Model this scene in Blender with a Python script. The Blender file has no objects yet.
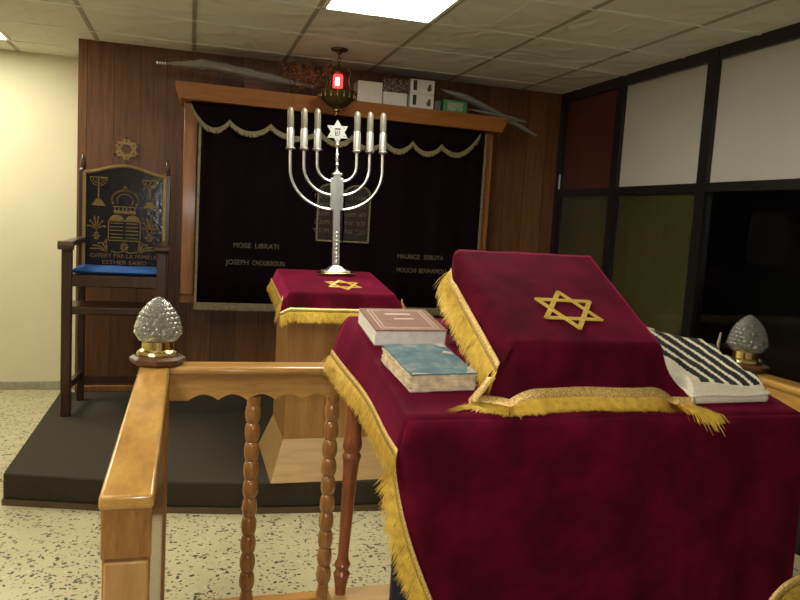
import bpy, bmesh, math, random
from mathutils import Vector, Matrix, noise
random.seed(7)
C = bpy.context.scene.collection
PI = math.pi
sin, cos = math.sin, math.cos

# ------------------------------------------------------------------ camera, world, light
H = 2.47          # ceiling height
EYE = 1.43
cam_d = bpy.data.cameras.new('camera')
cam_d.sensor_width = 36.0
cam_d.lens = 740.0 / 800.0 * 36.0
cam_d.clip_start = 0.02
cam = bpy.data.objects.new('camera', cam_d)
C.objects.link(cam)
_y, _p, _r = math.radians(16.18), math.radians(6.15), math.radians(-3.38)
fw = Vector((sin(_y) * cos(_p), cos(_y) * cos(_p), -sin(_p)))
rt = Vector((cos(_y), -sin(_y), 0))
dn = fw.cross(rt)
rt2 = rt * cos(_r) + dn * sin(_r)
dn2 = -rt * sin(_r) + dn * cos(_r)
M = Matrix((rt2, -dn2, -fw)).transposed().to_4x4()
M.translation = Vector((0, 0, EYE))
cam.matrix_world = M
bpy.context.scene.camera = cam

world = bpy.data.worlds.new('night')
bpy.context.scene.world = world
world.use_nodes = True
world.node_tree.nodes['Background'].inputs[0].default_value = (0.02, 0.02, 0.025, 1)
world.node_tree.nodes['Background'].inputs[1].default_value = 0.15

vs = bpy.context.scene.view_settings
vs.view_transform = 'Standard'
vs.look = 'None'
vs.gamma = 1.0
vs.use_curve_mapping = False
vs.exposure = 0.12

PANEL_STRENGTH = 17.5        # fluorescent ceiling panels
PANEL_COLOR = (1.0, 0.95, 0.80, 1)
# the camera's own small flash, just above the lens
fl_d = bpy.data.lights.new('camera_flash', 'AREA')
fl_d.shape = 'DISK'
fl_d.size = 0.05
fl_d.energy = 10.5
fl_d.color = (1.0, 0.97, 0.92)
fl = bpy.data.objects.new('camera_flash', fl_d)
C.objects.link(fl)
Mf = M.copy()
Mf.translation = Vector((0, 0, EYE)) - dn2 * 0.05 + rt2 * 0.03 + fw * 0.03
fl.matrix_world = Mf


# ------------------------------------------------------------------ material helpers
class NT:
    def __init__(s, name):
        s.m = bpy.data.materials.new(name)
        s.m.use_nodes = True
        s.t = s.m.node_tree
        s.b = s.t.nodes['Principled BSDF']

    def n(s, typ, **kw):
        nd = s.t.nodes.new(typ)
        for k, v in kw.items():
            if k.startswith('_'):
                setattr(nd, k[1:], v)
            else:
                key = int(k[1:]) if k[0] == 'i' and k[1:].isdigit() else k
                nd.inputs[key].default_value = v
        return nd

    def l(s, a, b):
        s.t.links.new(a, b)

    def coords(s, scale=(1, 1, 1), kind='Object', rot=(0, 0, 0)):
        tc = s.n('ShaderNodeTexCoord')
        mp = s.n('ShaderNodeMapping')
        mp.inputs['Scale'].default_value = scale
        mp.inputs['Rotation'].default_value = rot
        s.l(tc.outputs[kind], mp.inputs['Vector'])
        return mp.outputs['Vector']

    def ramp(s, fac, stops):
        r = s.n('ShaderNodeValToRGB')
        e = r.color_ramp.elements
        while len(e) < len(stops):
            e.new(0.5)
        for k, (p, c) in enumerate(stops):
            e[k].position = p
            e[k].color = (*c, 1)
        s.l(fac, r.inputs[0])
        return r.outputs[0]

    def noise(s, vec, scale, detail=4, rough=0.55):
        nd = s.n('ShaderNodeTexNoise')
        nd.inputs['Scale'].default_value = scale
        nd.inputs['Detail'].default_value = detail
        nd.inputs['Roughness'].default_value = rough
        if vec is not None:
            s.l(vec, nd.inputs['Vector'])
        return nd.outputs['Fac']

    def bump(s, h, strength=0.3, dist=0.005):
        b = s.n('ShaderNodeBump')
        b.inputs['Strength'].default_value = strength
        b.inputs['Distance'].default_value = dist
        s.l(h, b.inputs['Height'])
        s.l(b.outputs['Normal'], s.b.inputs['Normal'])

    def set(s, **kw):
        for k, v in kw.items():
            k = k.replace('_', ' ')
            if k == 'Base Color' and len(v) == 3:
                v = (*v, 1)
            s.b.inputs[k].default_value = v
        return s


def simple(name, col, rough=0.5, metal=0.0, nscale=0, namp=0.15, bumpy=0, **kw):
    t = NT(name)
    t.set(Base_Color=col, Roughness=rough, Metallic=metal, **kw)
    if nscale:
        v = t.coords()
        f = t.noise(v, nscale)
        lo = tuple(c * (1 - namp) for c in col)
        hi = tuple(min(1, c * (1 + namp)) for c in col)
        t.l(t.ramp(f, [(0.3, lo), (0.7, hi)]), t.b.inputs['Base Color'])
        if bumpy:
            t.bump(f, bumpy, 0.003)
    return t.m


def wood(name, dark, light, scale=(14, 14, 1.6), rough=0.35, coat=0.2, bump=0.08):
    t = NT(name)
    v = t.coords(scale)
    f1 = t.noise(v, 3.0, 6, 0.6)
    v2 = t.coords(tuple(c * 5 for c in scale))
    f2 = t.noise(v2, 3.0, 3, 0.6)
    mx = t.n('ShaderNodeMath', _operation='MULTIPLY_ADD', i1=0.35)
    t.l(f2, mx.inputs[0])
    t.l(f1, mx.inputs[2])
    t.l(t.ramp(mx.outputs[0], [(0.42, dark), (0.9, light)]), t.b.inputs['Base Color'])
    t.set(Roughness=rough, Coat_Weight=coat, Coat_Roughness=0.15)
    t.bump(f2, bump, 0.002)
    return t.m


def velvet(name, col, col2, sheen=0.7, tint=(0.8, 0.1, 0.25), nscale=9):
    t = NT(name)
    v = t.coords()
    f = t.noise(v, nscale, 3, 0.6)
    f2 = t.noise(v, 900, 1)
    t.l(t.ramp(f, [(0.35, col), (0.7, col2)]), t.b.inputs['Base Color'])
    t.set(Roughness=0.9, Sheen_Weight=sheen, Sheen_Roughness=0.35, Sheen_Tint=(*tint, 1), Specular_IOR_Level=0.1)
    t.bump(f2, 0.12, 0.001)
    return t.m


M_white = simple('cream wall paint', (0.70, 0.65, 0.44), 0.75, nscale=2.5, namp=0.03, bumpy=0.03)
M_base = simple('grey baseboard tile', (0.33, 0.31, 0.22), 0.5, nscale=20, namp=0.2)
M_dark_in = simple('plain rear wall paint', (0.70, 0.66, 0.50), 0.8)

# ceiling tile: wavy embossed pattern, faint mid grooves
t = NT('embossed ceiling tile')
v = t.coords((1, 1, 1))
wn = t.n('ShaderNodeTexNoise')
wn.inputs['Scale'].default_value = 2.6
wn.inputs['Detail'].default_value = 1.5
wn.inputs['Distortion'].default_value = 1.4
t.l(v, wn.inputs['Vector'])
wv = t.n('ShaderNodeMath', _operation='MULTIPLY', i1=11.0)
t.l(wn.outputs['Fac'], wv.inputs[0])
ws = t.n('ShaderNodeMath', _operation='SINE')
t.l(wv.outputs[0], ws.inputs[0])
t.l(t.ramp(ws.outputs[0], [(0.1, (0.76, 0.74, 0.65)), (0.9, (0.79, 0.77, 0.68))]), t.b.inputs['Base Color'])
t.set(Roughness=0.85)
t.bump(ws.outputs[0], 0.5, 0.012)
M_ceil = t.m
M_grid_l = simple('white ceiling grid bar', (0.85, 0.84, 0.76), 0.4)
M_grid_d = simple('grey ceiling grid bar', (0.36, 0.34, 0.26), 0.6)

# terrazzo
t = NT('cream terrazzo floor')
v = t.coords()
dv = t.n('ShaderNodeTexVoronoi', _feature='F1')
dv.inputs['Scale'].default_value = 62
dv.inputs['Randomness'].default_value = 1.0
nz = t.n('ShaderNodeTexNoise')
nz.inputs['Scale'].default_value = 30
t.l(v, nz.inputs['Vector'])
mxv = t.n('ShaderNodeMix', _data_type='VECTOR')
mxv.inputs['Factor'].default_value = 0.035
t.l(v, mxv.inputs[4])
t.l(nz.outputs['Color'], mxv.inputs[5])
t.l(mxv.outputs[1], dv.inputs['Vector'])
sepc = t.n('ShaderNodeSeparateColor')
t.l(dv.outputs['Color'], sepc.inputs[0])
# chip size per cell: radius threshold grows with the cell's random value
thr = t.n('ShaderNodeMath', _operation='MULTIPLY_ADD', i1=0.66, i2=-0.08)
t.l(sepc.outputs[0], thr.inputs[0])
lt = t.n('ShaderNodeMath', _operation='LESS_THAN')
t.l(dv.outputs['Distance'], lt.inputs[0])
t.l(thr.outputs[0], lt.inputs[1])
chip = t.ramp(sepc.outputs[1], [(0.0, (0.035, 0.035, 0.025)), (0.45, (0.09, 0.085, 0.06)), (0.75, (0.23, 0.21, 0.13)), (1.0, (0.70, 0.66, 0.45))])
bg = t.ramp(t.noise(v, 4, 4), [(0.3, (0.52, 0.46, 0.27)), (0.7, (0.60, 0.54, 0.33))])
mxc = t.n('ShaderNodeMix', _data_type='RGBA')
t.l(lt.outputs[0], mxc.inputs['Factor'])
t.l(bg, mxc.inputs[6])
t.l(chip, mxc.inputs[7])
t.l(mxc.outputs[2], t.b.inputs['Base Color'])
t.set(Roughness=0.32, Coat_Weight=0.15)
M_floor = t.m

# plank panelling
t = NT('dark plank panelling')
tc = t.n('ShaderNodeTexCoord')
sp = t.n('ShaderNodeSeparateXYZ')
t.l(tc.outputs['Object'], sp.inputs[0])
dvd = t.n('ShaderNodeMath', _operation='DIVIDE', i1=0.165)
t.l(sp.outputs[0], dvd.inputs[0])
flr = t.n('ShaderNodeMath', _operation='FLOOR')
t.l(dvd.outputs[0], flr.inputs[0])
frc = t.n('ShaderNodeMath', _operation='FRACT')
t.l(dvd.outputs[0], frc.inputs[0])
wnz = t.n('ShaderNodeTexWhiteNoise', _noise_dimensions='1D')
t.l(flr.outputs[0], wnz.inputs['W'])
v = t.coords((16, 16, 1.3))
addv = t.n('ShaderNodeVectorMath', _operation='ADD')
t.l(v, addv.inputs[0])
t.l(wnz.outputs['Color'], addv.inputs[1])
f1 = t.noise(addv.outputs[0], 3.0, 6, 0.65)
mm = t.n('ShaderNodeMath', _operation='MULTIPLY_ADD', i1=0.28)
t.l(wnz.outputs['Value'], mm.inputs[0])
t.l(f1, mm.inputs[2])
col = t.ramp(mm.outputs[0], [(0.3, (0.062, 0.022, 0.0065)), (0.62, (0.145, 0.055, 0.016)), (0.95, (0.23, 0.098, 0.031))])
gr = t.n('ShaderNodeMath', _operation='LESS_THAN', i1=0.025)
t.l(frc.outputs[0], gr.inputs[0])
mxc = t.n('ShaderNodeMix', _data_type='RGBA')
mxc.inputs[7].default_value = (0.02, 0.008, 0.003, 1)
t.l(gr.outputs[0], mxc.inputs['Factor'])
t.l(col, mxc.inputs[6])
t.l(mxc.outputs[2], t.b.inputs['Base Color'])
t.set(Roughness=0.42)
M_panel = t.m

M_pine = wood('honey pine', (0.33, 0.15, 0.035), (0.66, 0.38, 0.09), (6, 1.6, 14), 0.28, 0.45)
M_pineX = wood('honey pine along the bar', (0.33, 0.15, 0.035), (0.60, 0.33, 0.10), (1.6, 14, 14), 0.3, 0.4)
M_pineZ = wood('turned honey oak', (0.22, 0.085, 0.02), (0.45, 0.21, 0.06), (14, 14, 2.5), 0.25, 0.5)
M_pineL = wood('light pine board', (0.42, 0.20, 0.06), (0.62, 0.36, 0.13), (10, 10, 1.5), 0.4, 0.2)
M_oak = wood('light oak veneer', (0.29, 0.125, 0.032), (0.45, 0.235, 0.072), (10, 10, 1.2), 0.45, 0.1)
M_oakX = wood('light oak board', (0.36, 0.205, 0.065), (0.50, 0.32, 0.115), (1.2, 10, 10), 0.45, 0.1)
M_pelmet = wood('orange stained pelmet board', (0.23, 0.075, 0.013), (0.37, 0.14, 0.03), (1.2, 14, 14), 0.4, 0.15)
M_jamb = wood('orange stained jamb', (0.22, 0.075, 0.014), (0.36, 0.14, 0.035), (14, 14, 1.2), 0.4, 0.15)
M_mahog = wood('dark mahogany', (0.022, 0.008, 0.004), (0.06, 0.022, 0.010), (14, 14, 1.5), 0.32, 0.3)
M_redleg = wood('red brown turned wood', (0.14, 0.035, 0.012), (0.33, 0.11, 0.04), (16, 16, 2), 0.25, 0.5)
M_cap = wood('walnut cap', (0.07, 0.028, 0.014), (0.15, 0.065, 0.03), (8, 8, 8), 0.4, 0.2)
M_carpet = simple('dark olive carpet', (0.034, 0.0255, 0.0135), 0.95, nscale=220, namp=0.5, bumpy=0.5)
M_strip = simple('brown wooden edging', (0.10, 0.06, 0.03), 0.5, nscale=10)
M_velvet = velvet('maroon velvet', (0.050, 0.0007, 0.0065), (0.118, 0.0022, 0.0175), 0.62, (0.75, 0.045, 0.17))
M_black = velvet('black curtain velvet', (0.0045, 0.001, 0.002), (0.007, 0.0015, 0.003), 0.05, (0.3, 0.1, 0.15))
M_gold = simple('gold thread fringe', (0.95, 0.58, 0.09), 0.36, 0.35, nscale=60, namp=0.25)
t = NT('gold woven braid')
v = t.coords()
f = t.noise(v, 350, 2)
t.l(t.ramp(f, [(0.35, (0.55, 0.30, 0.06)), (0.65, (1.0, 0.74, 0.30))]), t.b.inputs['Base Color'])
t.set(Roughness=0.35, Metallic=0.4)
t.bump(f, 0.8, 0.002)
M_braid = t.m
M_dullgold = simple('tarnished gold thread', (0.21, 0.165, 0.085), 0.6, 0.2, nscale=80, namp=0.35)
M_letter = simple('dull gold embroidered letters', (0.13, 0.095, 0.055), 0.6, 0.1, nscale=120, namp=0.3)
M_star = simple('bright gold embroidery', (1.0, 0.63, 0.13), 0.3, 0.35, nscale=90, namp=0.2, bumpy=0.2)
M_embroid = simple('old gold embroidery', (0.17, 0.105, 0.028), 0.5, 0.3, nscale=90, namp=0.3)
M_trimgold = simple('old gold painted edge', (0.27, 0.17, 0.055), 0.4, 0.3, nscale=20)
M_silver = simple('polished silver', (0.88, 0.89, 0.90), 0.34, 1.0)
M_satin = simple('satin silver', (0.66, 0.66, 0.64), 0.36, 0.85)
M_bulb = simple('frosted bulb glass', (0.20, 0.185, 0.14), 0.28, 0.3)
M_brass = simple('polished brass', (0.90, 0.72, 0.32), 0.14, 1.0)
M_antique = simple('antique brass', (0.12, 0.075, 0.025), 0.5, 0.7, nscale=40, namp=0.4)
M_paper = simple('page edges', (0.84, 0.80, 0.72), 0.8, nscale=90, namp=0.08)
M_oldpaper = simple('yellowed page edges', (0.70, 0.56, 0.36), 0.85, nscale=60, namp=0.3)
M_cover = simple('brown leatherette cover', (0.25, 0.105, 0.065), 0.75, nscale=30, namp=0.12)
M_covgold = simple('faded gilt tooling', (0.42, 0.26, 0.17), 0.45, 0.1)
t = NT('worn blue cover')
v = t.coords()
f = t.noise(v, 22, 5, 0.65)
t.l(t.ramp(f, [(0.36, (0.06, 0.13, 0.18)), (0.55, (0.11, 0.20, 0.235)), (0.68, (0.27, 0.29, 0.25)), (0.8, (0.42, 0.38, 0.28))]), t.b.inputs['Base Color'])
t.set(Roughness=0.8)
M_blue = t.m
M_torn = simple('torn grey paper', (0.45, 0.42, 0.34), 0.8, nscale=60, namp=0.2)
M_shawl = simple('cream wool', (0.86, 0.78, 0.60), 0.9, nscale=200, namp=0.08, bumpy=0.3)
M_stripe = simple('black wool stripe', (0.008, 0.016, 0.018), 0.9, nscale=200, namp=0.2, bumpy=0.3)
M_cushion = simple('blue velour', (0.008, 0.075, 0.28), 0.85, nscale=30, namp=0.3)
M_vinyl = None
t = NT('black cloth under clear vinyl')
v = t.coords()
f = t.noise(v, 28, 3, 0.6)
t.set(Base_Color=(0.010, 0.009, 0.012), Roughness=0.16, Specular_IOR_Level=0.45)
t.bump(f, 0.35, 0.004)
M_vinyl = t.m
M_navy = simple('navy painted panel', (0.012, 0.018, 0.035), 0.6)
t = NT('moulded clear glass')
t.set(Base_Color=(0.92, 0.93, 0.90), Roughness=0.07, Transmission_Weight=0.93, IOR=1.45)
M_glass = t.m
t = NT('clear plastic wrap')
t.set(Base_Color=(0.60, 0.58, 0.52), Roughness=0.22, Transmission_Weight=0.3, IOR=1.2, Alpha=0.6)
M_wrap = t.m
M_leaf = simple('dry green palm leaf', (0.10, 0.14, 0.05), 0.7, nscale=40, namp=0.4)
M_dry = simple('dry reddish leaves', (0.26, 0.11, 0.045), 0.75, nscale=40, namp=0.5)
M_twig = simple('brown twig', (0.10, 0.055, 0.025), 0.8)
M_whitebox = simple('white cardboard', (0.72, 0.70, 0.63), 0.7, nscale=20, namp=0.05)
M_greenbox = simple('green printed card', (0.05, 0.26, 0.10), 0.5)
M_olive = simple('olive print', (0.10, 0.10, 0.035), 0.6)
M_darkprint = simple('dark print', (0.03, 0.022, 0.015), 0.6)
M_redbox = simple('dark red box', (0.14, 0.035, 0.02), 0.6)
t = NT('patterned cardboard')
v = t.coords()
vo = t.n('ShaderNodeTexVoronoi')
vo.inputs['Scale'].default_value = 70
t.l(v, vo.inputs['Vector'])
t.l(t.ramp(vo.outputs['Distance'], [(0.2, (0.30, 0.24, 0.16)), (0.55, (0.05, 0.03, 0.02))]), t.b.inputs['Base Color'])
M_pattern = t.m
M_frame = simple('black window frame', (0.010, 0.009, 0.009), 0.3)
M_glassnight = NT('dark window glass').set(Base_Color=(0.75, 0.78, 0.78), Roughness=0.04, Transmission_Weight=1.0, IOR=1.4).m
M_frost = simple('frosted grey white panel', (0.47, 0.44, 0.40), 0.5, nscale=1.5, namp=0.04)
M_brownpane = simple('red brown panel', (0.085, 0.020, 0.012), 0.35, nscale=2, namp=0.2)
t = NT('olive woven blind')
v = t.coords((1, 1, 1))
w = t.n('ShaderNodeTexWave', _bands_direction='Z')
w.inputs['Scale'].default_value = 22
t.l(v, w.inputs['Vector'])
t.l(t.ramp(w.outputs['Fac'], [(0.2, (0.11, 0.088, 0.02)), (0.8, (0.155, 0.128, 0.03))]), t.b.inputs['Base Color'])
t.set(Roughness=0.6)
t.bump(w.outputs['Fac'], 0.3, 0.003)
M_blind = t.m
t = NT('lit fluorescent diffuser')
t.set(Base_Color=(0.9, 0.9, 0.85), Roughness=0.5, Emission_Color=PANEL_COLOR, Emission_Strength=PANEL_STRENGTH)
M_lamp = t.m
t = NT('glowing ruby glass')
t.set(Base_Color=(0.7, 0.02, 0.02), Roughness=0.2, Emission_Color=(1.0, 0.03, 0.03, 1), Emission_Strength=3.5)
M_ruby = t.m
t = NT('glowing bulb core')
t.set(Base_Color=(1, 0.6, 0.5), Emission_Color=(1.0, 0.42, 0.36, 1), Emission_Strength=9)
M_core = t.m
M_whiteplastic = simple('white plastic', (0.7, 0.7, 0.66), 0.4)
M_chrome = simple('chrome', (0.8, 0.8, 0.8), 0.12, 1.0)


# ------------------------------------------------------------------ mesh helpers
WO = {}     # world origin of each thing / part


class MB:
    def __init__(s):
        s.v, s.f, s.mi = [], [], []
        s.cur = 0

    def add(s, vs, fs):
        b = len(s.v)
        s.v += [Vector(p) for p in vs]
        for f in fs:
            s.f.append([b + i for i in f])
            s.mi.append(s.cur)
        return s

    def hexa(s, p):      # p: bottom 4 (ccw), top 4
        return s.add(p, [(3, 2, 1, 0), (4, 5, 6, 7), (0, 1, 5, 4), (1, 2, 6, 5), (2, 3, 7, 6), (3, 0, 4, 7)])

    def box(s, x0, x1, y0, y1, z0, z1):
        return s.hexa([(x0, y0, z0), (x1, y0, z0), (x1, y1, z0), (x0, y1, z0),
                       (x0, y0, z1), (x1, y0, z1), (x1, y1, z1), (x0, y1, z1)])

    def lathe(s, prof, c=(0, 0, 0), n=24, fn=None):
        c = Vector(c)
        vs, fs = [], []
        for i, (r, z) in enumerate(prof):
            for k in range(n):
                a = 2 * PI * k / n
                rr = r if fn is None else fn(r, z, a, i)
                vs.append(c + Vector((rr * cos(a), rr * sin(a), z)))
        m = len(prof)
        for i in range(m - 1):
            for k in range(n):
                k2 = (k + 1) % n
                fs.append((i * n + k, i * n + k2, (i + 1) * n + k2, (i + 1) * n + k))
        fs.append(tuple(reversed(range(n))))
        fs.append(tuple((m - 1) * n + k for k in range(n)))
        return s.add(vs, fs)

    def tube(s, path, r, n=8, flat=1.0):
        path = [Vector(p) for p in path]
        rs = r if isinstance(r, (list, tuple)) else [r] * len(path)
        vs, fs = [], []
        up = None
        for i, p in enumerate(path):
            d = (path[min(i + 1, len(path) - 1)] - path[max(i - 1, 0)]).normalized()
            if up is None:
                up = Vector((0, 0, 1)) if abs(d.z) < 0.9 else Vector((0, 1, 0))
            sd = d.cross(up).normalized()
            u2 = sd.cross(d).normalized()
            up = u2
            for k in range(n):
                a = 2 * PI * k / n
                vs.append(p + sd * (rs[i] * cos(a)) + u2 * (rs[i] * flat * sin(a)))
        m = len(path)
        for i in range(m - 1):
            for k in range(n):
                k2 = (k + 1) % n
                fs.append((i * n + k, i * n + k2, (i + 1) * n + k2, (i + 1) * n + k))
        fs.append(tuple(reversed(range(n))))
        fs.append(tuple((m - 1) * n + k for k in range(n)))
        return s.add(vs, fs)

    def prism(s, poly, off):
        off = Vector(off)
        n = len(poly)
        vs = [Vector(p) for p in poly] + [Vector(p) + off for p in poly]
        fs = [tuple(range(n)), tuple(reversed(range(n, 2 * n)))]
        for i in range(n):
            j = (i + 1) % n
            fs.append((i, i + n, j + n, j))
        return s.add(vs, fs)

    def grid(s, P, closed=False):
        m, n = len(P), len(P[0])
        vs = [p for row in P for p in row]
        fs = []
        for i in range(m - 1):
            for j in range(n - 1 + (1 if closed else 0)):
                j2 = (j + 1) % n
                fs.append((i * n + j, i * n + j2, (i + 1) * n + j2, (i + 1) * n + j))
        return s.add(vs, fs)

    def mesh(s, name, mats, origin, angle=35):
        me = bpy.data.meshes.new(name)
        o = Vector(origin)
        me.from_pydata([tuple(p - o) for p in s.v], [], s.f)
        bm = bmesh.new()
        bm.from_mesh(me)
        bmesh.ops.recalc_face_normals(bm, faces=bm.faces)
        bm.to_mesh(me)
        bm.free()
        for m_ in mats:
            me.materials.append(m_)
        for p, k in zip(me.polygons, s.mi):
            p.material_index = k
            p.use_smooth = True
        me.set_sharp_from_angle(angle=math.radians(angle))
        return me


def tag(o, label=None, cat=None, group=None, kind=None):
    if label: o['label'] = label
    if cat: o['category'] = cat
    if group: o['group'] = group
    if kind: o['kind'] = kind
    return o


def thing(name, label, cat, loc, group=None):
    o = bpy.data.objects.new(name, None)
    o.empty_display_size = 0.05
    o.location = loc
    C.objects.link(o)
    WO[o.name] = Vector(loc)
    return tag(o, label, cat, group)


def part(name, mb, mat, parent=None, origin=None, bevel=0, solid=0, subsurf=0, angle=35, segs=2):
    po = WO[parent.name] if parent else Vector((0, 0, 0))
    og = Vector(origin) if origin is not None else po
    mats = mat if isinstance(mat, (list, tuple)) else [mat]
    me = mb.mesh(name, mats, og, angle)
    o = bpy.data.objects.new(name, me)
    C.objects.link(o)
    o.location = og - po
    if parent: o.parent = parent
    WO[o.name] = og
    if solid:
        md = o.modifiers.new('solid', 'SOLIDIFY')
        md.thickness = solid
        md.offset = 0
    if bevel:
        md = o.modifiers.new('bevel', 'BEVEL')
        md.width = bevel
        md.segments = segs
        md.limit_method = 'ANGLE'
        md.angle_limit = math.radians(40)
    if subsurf:
        md = o.modifiers.new('sub', 'SUBSURF')
        md.levels = md.render_levels = subsurf
    return o


def struct(name, mb, mat, parent=None, **kw):
    return tag(part(name, mb, mat, parent, **kw), kind='structure') if parent is None else part(name, mb, mat, parent, **kw)


def dup(o, parent, offset):
    c = o.copy()
    C.objects.link(c)
    c.parent = parent
    c.location = o.location + Vector(offset)
    WO[c.name] = WO[o.name] + Vector(offset)
    for ch in list(o.children):
        d = ch.copy()
        C.objects.link(d)
        d.parent = c
    return c


def letters(text, size, org, ux, uz, depth=0.002, align='LEFT', stretch=1.0):
    """an MB holding raised letters: org = baseline start, ux = reading direction, uz = letter-up"""
    cu = bpy.data.curves.new('lettering', 'FONT')
    cu.body = text
    cu.size = size
    cu.extrude = depth / 2
    cu.align_x = align
    cu.resolution_u = 3
    ob = bpy.data.objects.new('lettering', cu)
    C.objects.link(ob)
    me = bpy.data.meshes.new_from_object(ob.evaluated_get(bpy.context.evaluated_depsgraph_get()))
    C.objects.unlink(ob)
    bpy.data.objects.remove(ob)
    ux, uz = Vector(ux).normalized(), Vector(uz).normalized()
    un = ux.cross(uz)
    mb = MB()
    mb.add([Vector(org) + ux * (v_.co.x * stretch) + uz * v_.co.y + un * v_.co.z for v_ in me.vertices],
           [tuple(p.vertices) for p in me.polygons])
    return mb


def bars(mb, pts, w, nrm, th, closed=False):
    """flat raised strokes along a polyline lying in a plane of normal nrm"""
    nrm = Vector(nrm).normalized()
    pts = [Vector(p) for p in pts]
    n = len(pts)
    for i in range(n if closed else n - 1):
        a, b = pts[i], pts[(i + 1) % n]
        d = (b - a)
        if d.length < 1e-6: continue
        sd = d.normalized().cross(nrm) * (w / 2)
        e = d.normalized() * (w * 0.3)
        a, b = a - e, b + e
        mb.hexa([a - sd, b - sd, b + sd, a + sd, a - sd + nrm * th, b - sd + nrm * th, b + sd + nrm * th, a + sd + nrm * th])
    return mb


def hexagram(mb, c, ux, uz, R, w, th, skew=0):
    ux, uz = Vector(ux).normalized(), Vector(uz).normalized()
    nrm = ux.cross(uz)
    for s_ in (0, PI):
        pts = [Vector(c) + ux * (R * sin(s_ + k * 2 * PI / 3)) + uz * (R * cos(s_ + k * 2 * PI / 3)) for k in range(3)]
        bars(mb, pts, w, nrm, th * (1 if s_ == 0 else 1.3), closed=True)
    return mb


def fringe(mb, line, dirs, length, spacing=0.0016, width=0.0018, jit=0.25, floor=None, layers=2, droop=0.5, segs=3, curl=0.0):
    """many thread strands hanging off a polyline; dirs = start direction at each point of the line"""
    line = [Vector(p) for p in line]
    dirs = [Vector(d).normalized() for d in dirs]
    L = [0]
    for a, b in zip(line, line[1:]): L.append(L[-1] + (b - a).length)
    lens = length if isinstance(length, (list, tuple)) else [length] * len(line)
    n = max(2, int(L[-1] / spacing))
    for lay in range(layers):
        for k in range(n):
            s_ = (k + random.random()) / n * L[-1]
            i = 0
            while i < len(L) - 2 and L[i + 1] < s_: i += 1
            u = (s_ - L[i]) / max(1e-9, L[i + 1] - L[i])
            p = line[i].lerp(line[i + 1], u)
            d = dirs[i].lerp(dirs[i + 1], u)
            ln = (lens[i] * (1 - u) + lens[i + 1] * u) * random.uniform(0.82, 1.08)
            if random.random() < 0.03: ln *= 1.15
            tl = (line[i + 1] - line[i]).normalized()
            cl = noise.noise(Vector((s_ * 60, lay * 3.1, 0))) * 0.35
            d = (d + tl * (random.uniform(-jit, jit) + cl) + Vector((random.uniform(-1, 1), random.uniform(-1, 1), random.uniform(-1, 1))) * jit * 0.5).normalized()
            pts = [p.copy()]
            q = p.copy()
            for g in range(segs):
                q = q + d * (ln / segs)
                if floor is not None:
                    fz = floor(q)
                    if fz is not None and q.z < fz + 0.0015: q.z = fz + 0.0015 + random.random() * 0.004
                pts.append(q.copy())
                d = (d + Vector((0, 0, -droop)) / segs).normalized()
            sd = tl * (width / 2)
            vs = []
            for j, pp in enumerate(pts):
                w_ = 1.0 if j < segs else 0.35
                vs += [pp - sd * w_, pp + sd * w_]
            mb.add(vs, [(2 * j, 2 * j + 1, 2 * j + 3, 2 * j + 2) for j in range(segs)])
    return mb


def ribbon(mb, line, downs, w, lift=0.002):
    """a woven band: a strip from line along downs by w"""
    a = [Vector(p) for p in line]
    b = [p + Vector(d).normalized() * w for p, d in zip(a, downs)]
    mb.grid([a, b])
    return mb


def lerp(a, b, t_): return a + (b - a) * t_


# ------------------------------------------------------------------ the room
WX0, WX1, WY0, YW, YB = -3.2, 2.75, -2.6, 5.31, 6.01
struct('floor', MB().box(WX0, WX1 + 0.6, WY0, YB + 0.1, -0.1, 0), M_floor)
ceil = struct('ceiling', MB().box(WX0, WX1 + 0.1, WY0, YB + 0.1, H, H + 0.1), M_ceil)
g = MB()
y = 5.04
while y > WY0:
    g.box(WX0, WX1, y - 0.011, y + 0.011, H - 0.005, H + 0.002)
    y -= 0.6
g.box(WX0, -0.712, 5.63, 5.652, H - 0.005, H + 0.002)
struct('ceiling_grid_bar', g, M_grid_l, ceil)
g = MB()
for k in range(-5, 6):
    x = 0.6 * k
    if WX0 < x < WX1:
        g.box(x - 0.012, x + 0.012, WY0, (YB if x < -0.62 else YW), H - 0.0045, H + 0.002)
struct('ceiling_grid_bar', g, M_grid_d, ceil)
g = MB()
for k in range(-5, 6):
    x = 0.6 * k + 0.3
    if WX0 < x < WX1: g.box(x - 0.003, x + 0.003, WY0, (YB if x < -0.62 else YW), H - 0.002, H + 0.002)
struct('tile_groove', g, M_ceil, ceil)

struct('wall_back', MB().box(WX0, -0.65, YB, YB + 0.1, 0, H), M_white)
struct('wall_panelled', MB().box(-0.712, WX1 + 0.6, YW, YB + 0.06, 0, H), M_panel)
struct('wall_left', MB().box(WX0 - 0.1, WX0, WY0, YB, 0, H), M_white)
struct('wall_rear', MB().box(WX0, WX1, WY0 - 0.1, WY0, 0, H), M_dark_in)
struct('baseboard_back', MB().box(WX0, -0.712, YB - 0.014, YB, 0, 0.062), M_base, bevel=0.004)
struct('baseboard_panelled', MB().box(-0.70, WX1, YW - 0.014, YW, 0.15, 0.19), M_jamb, bevel=0.003)

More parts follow.
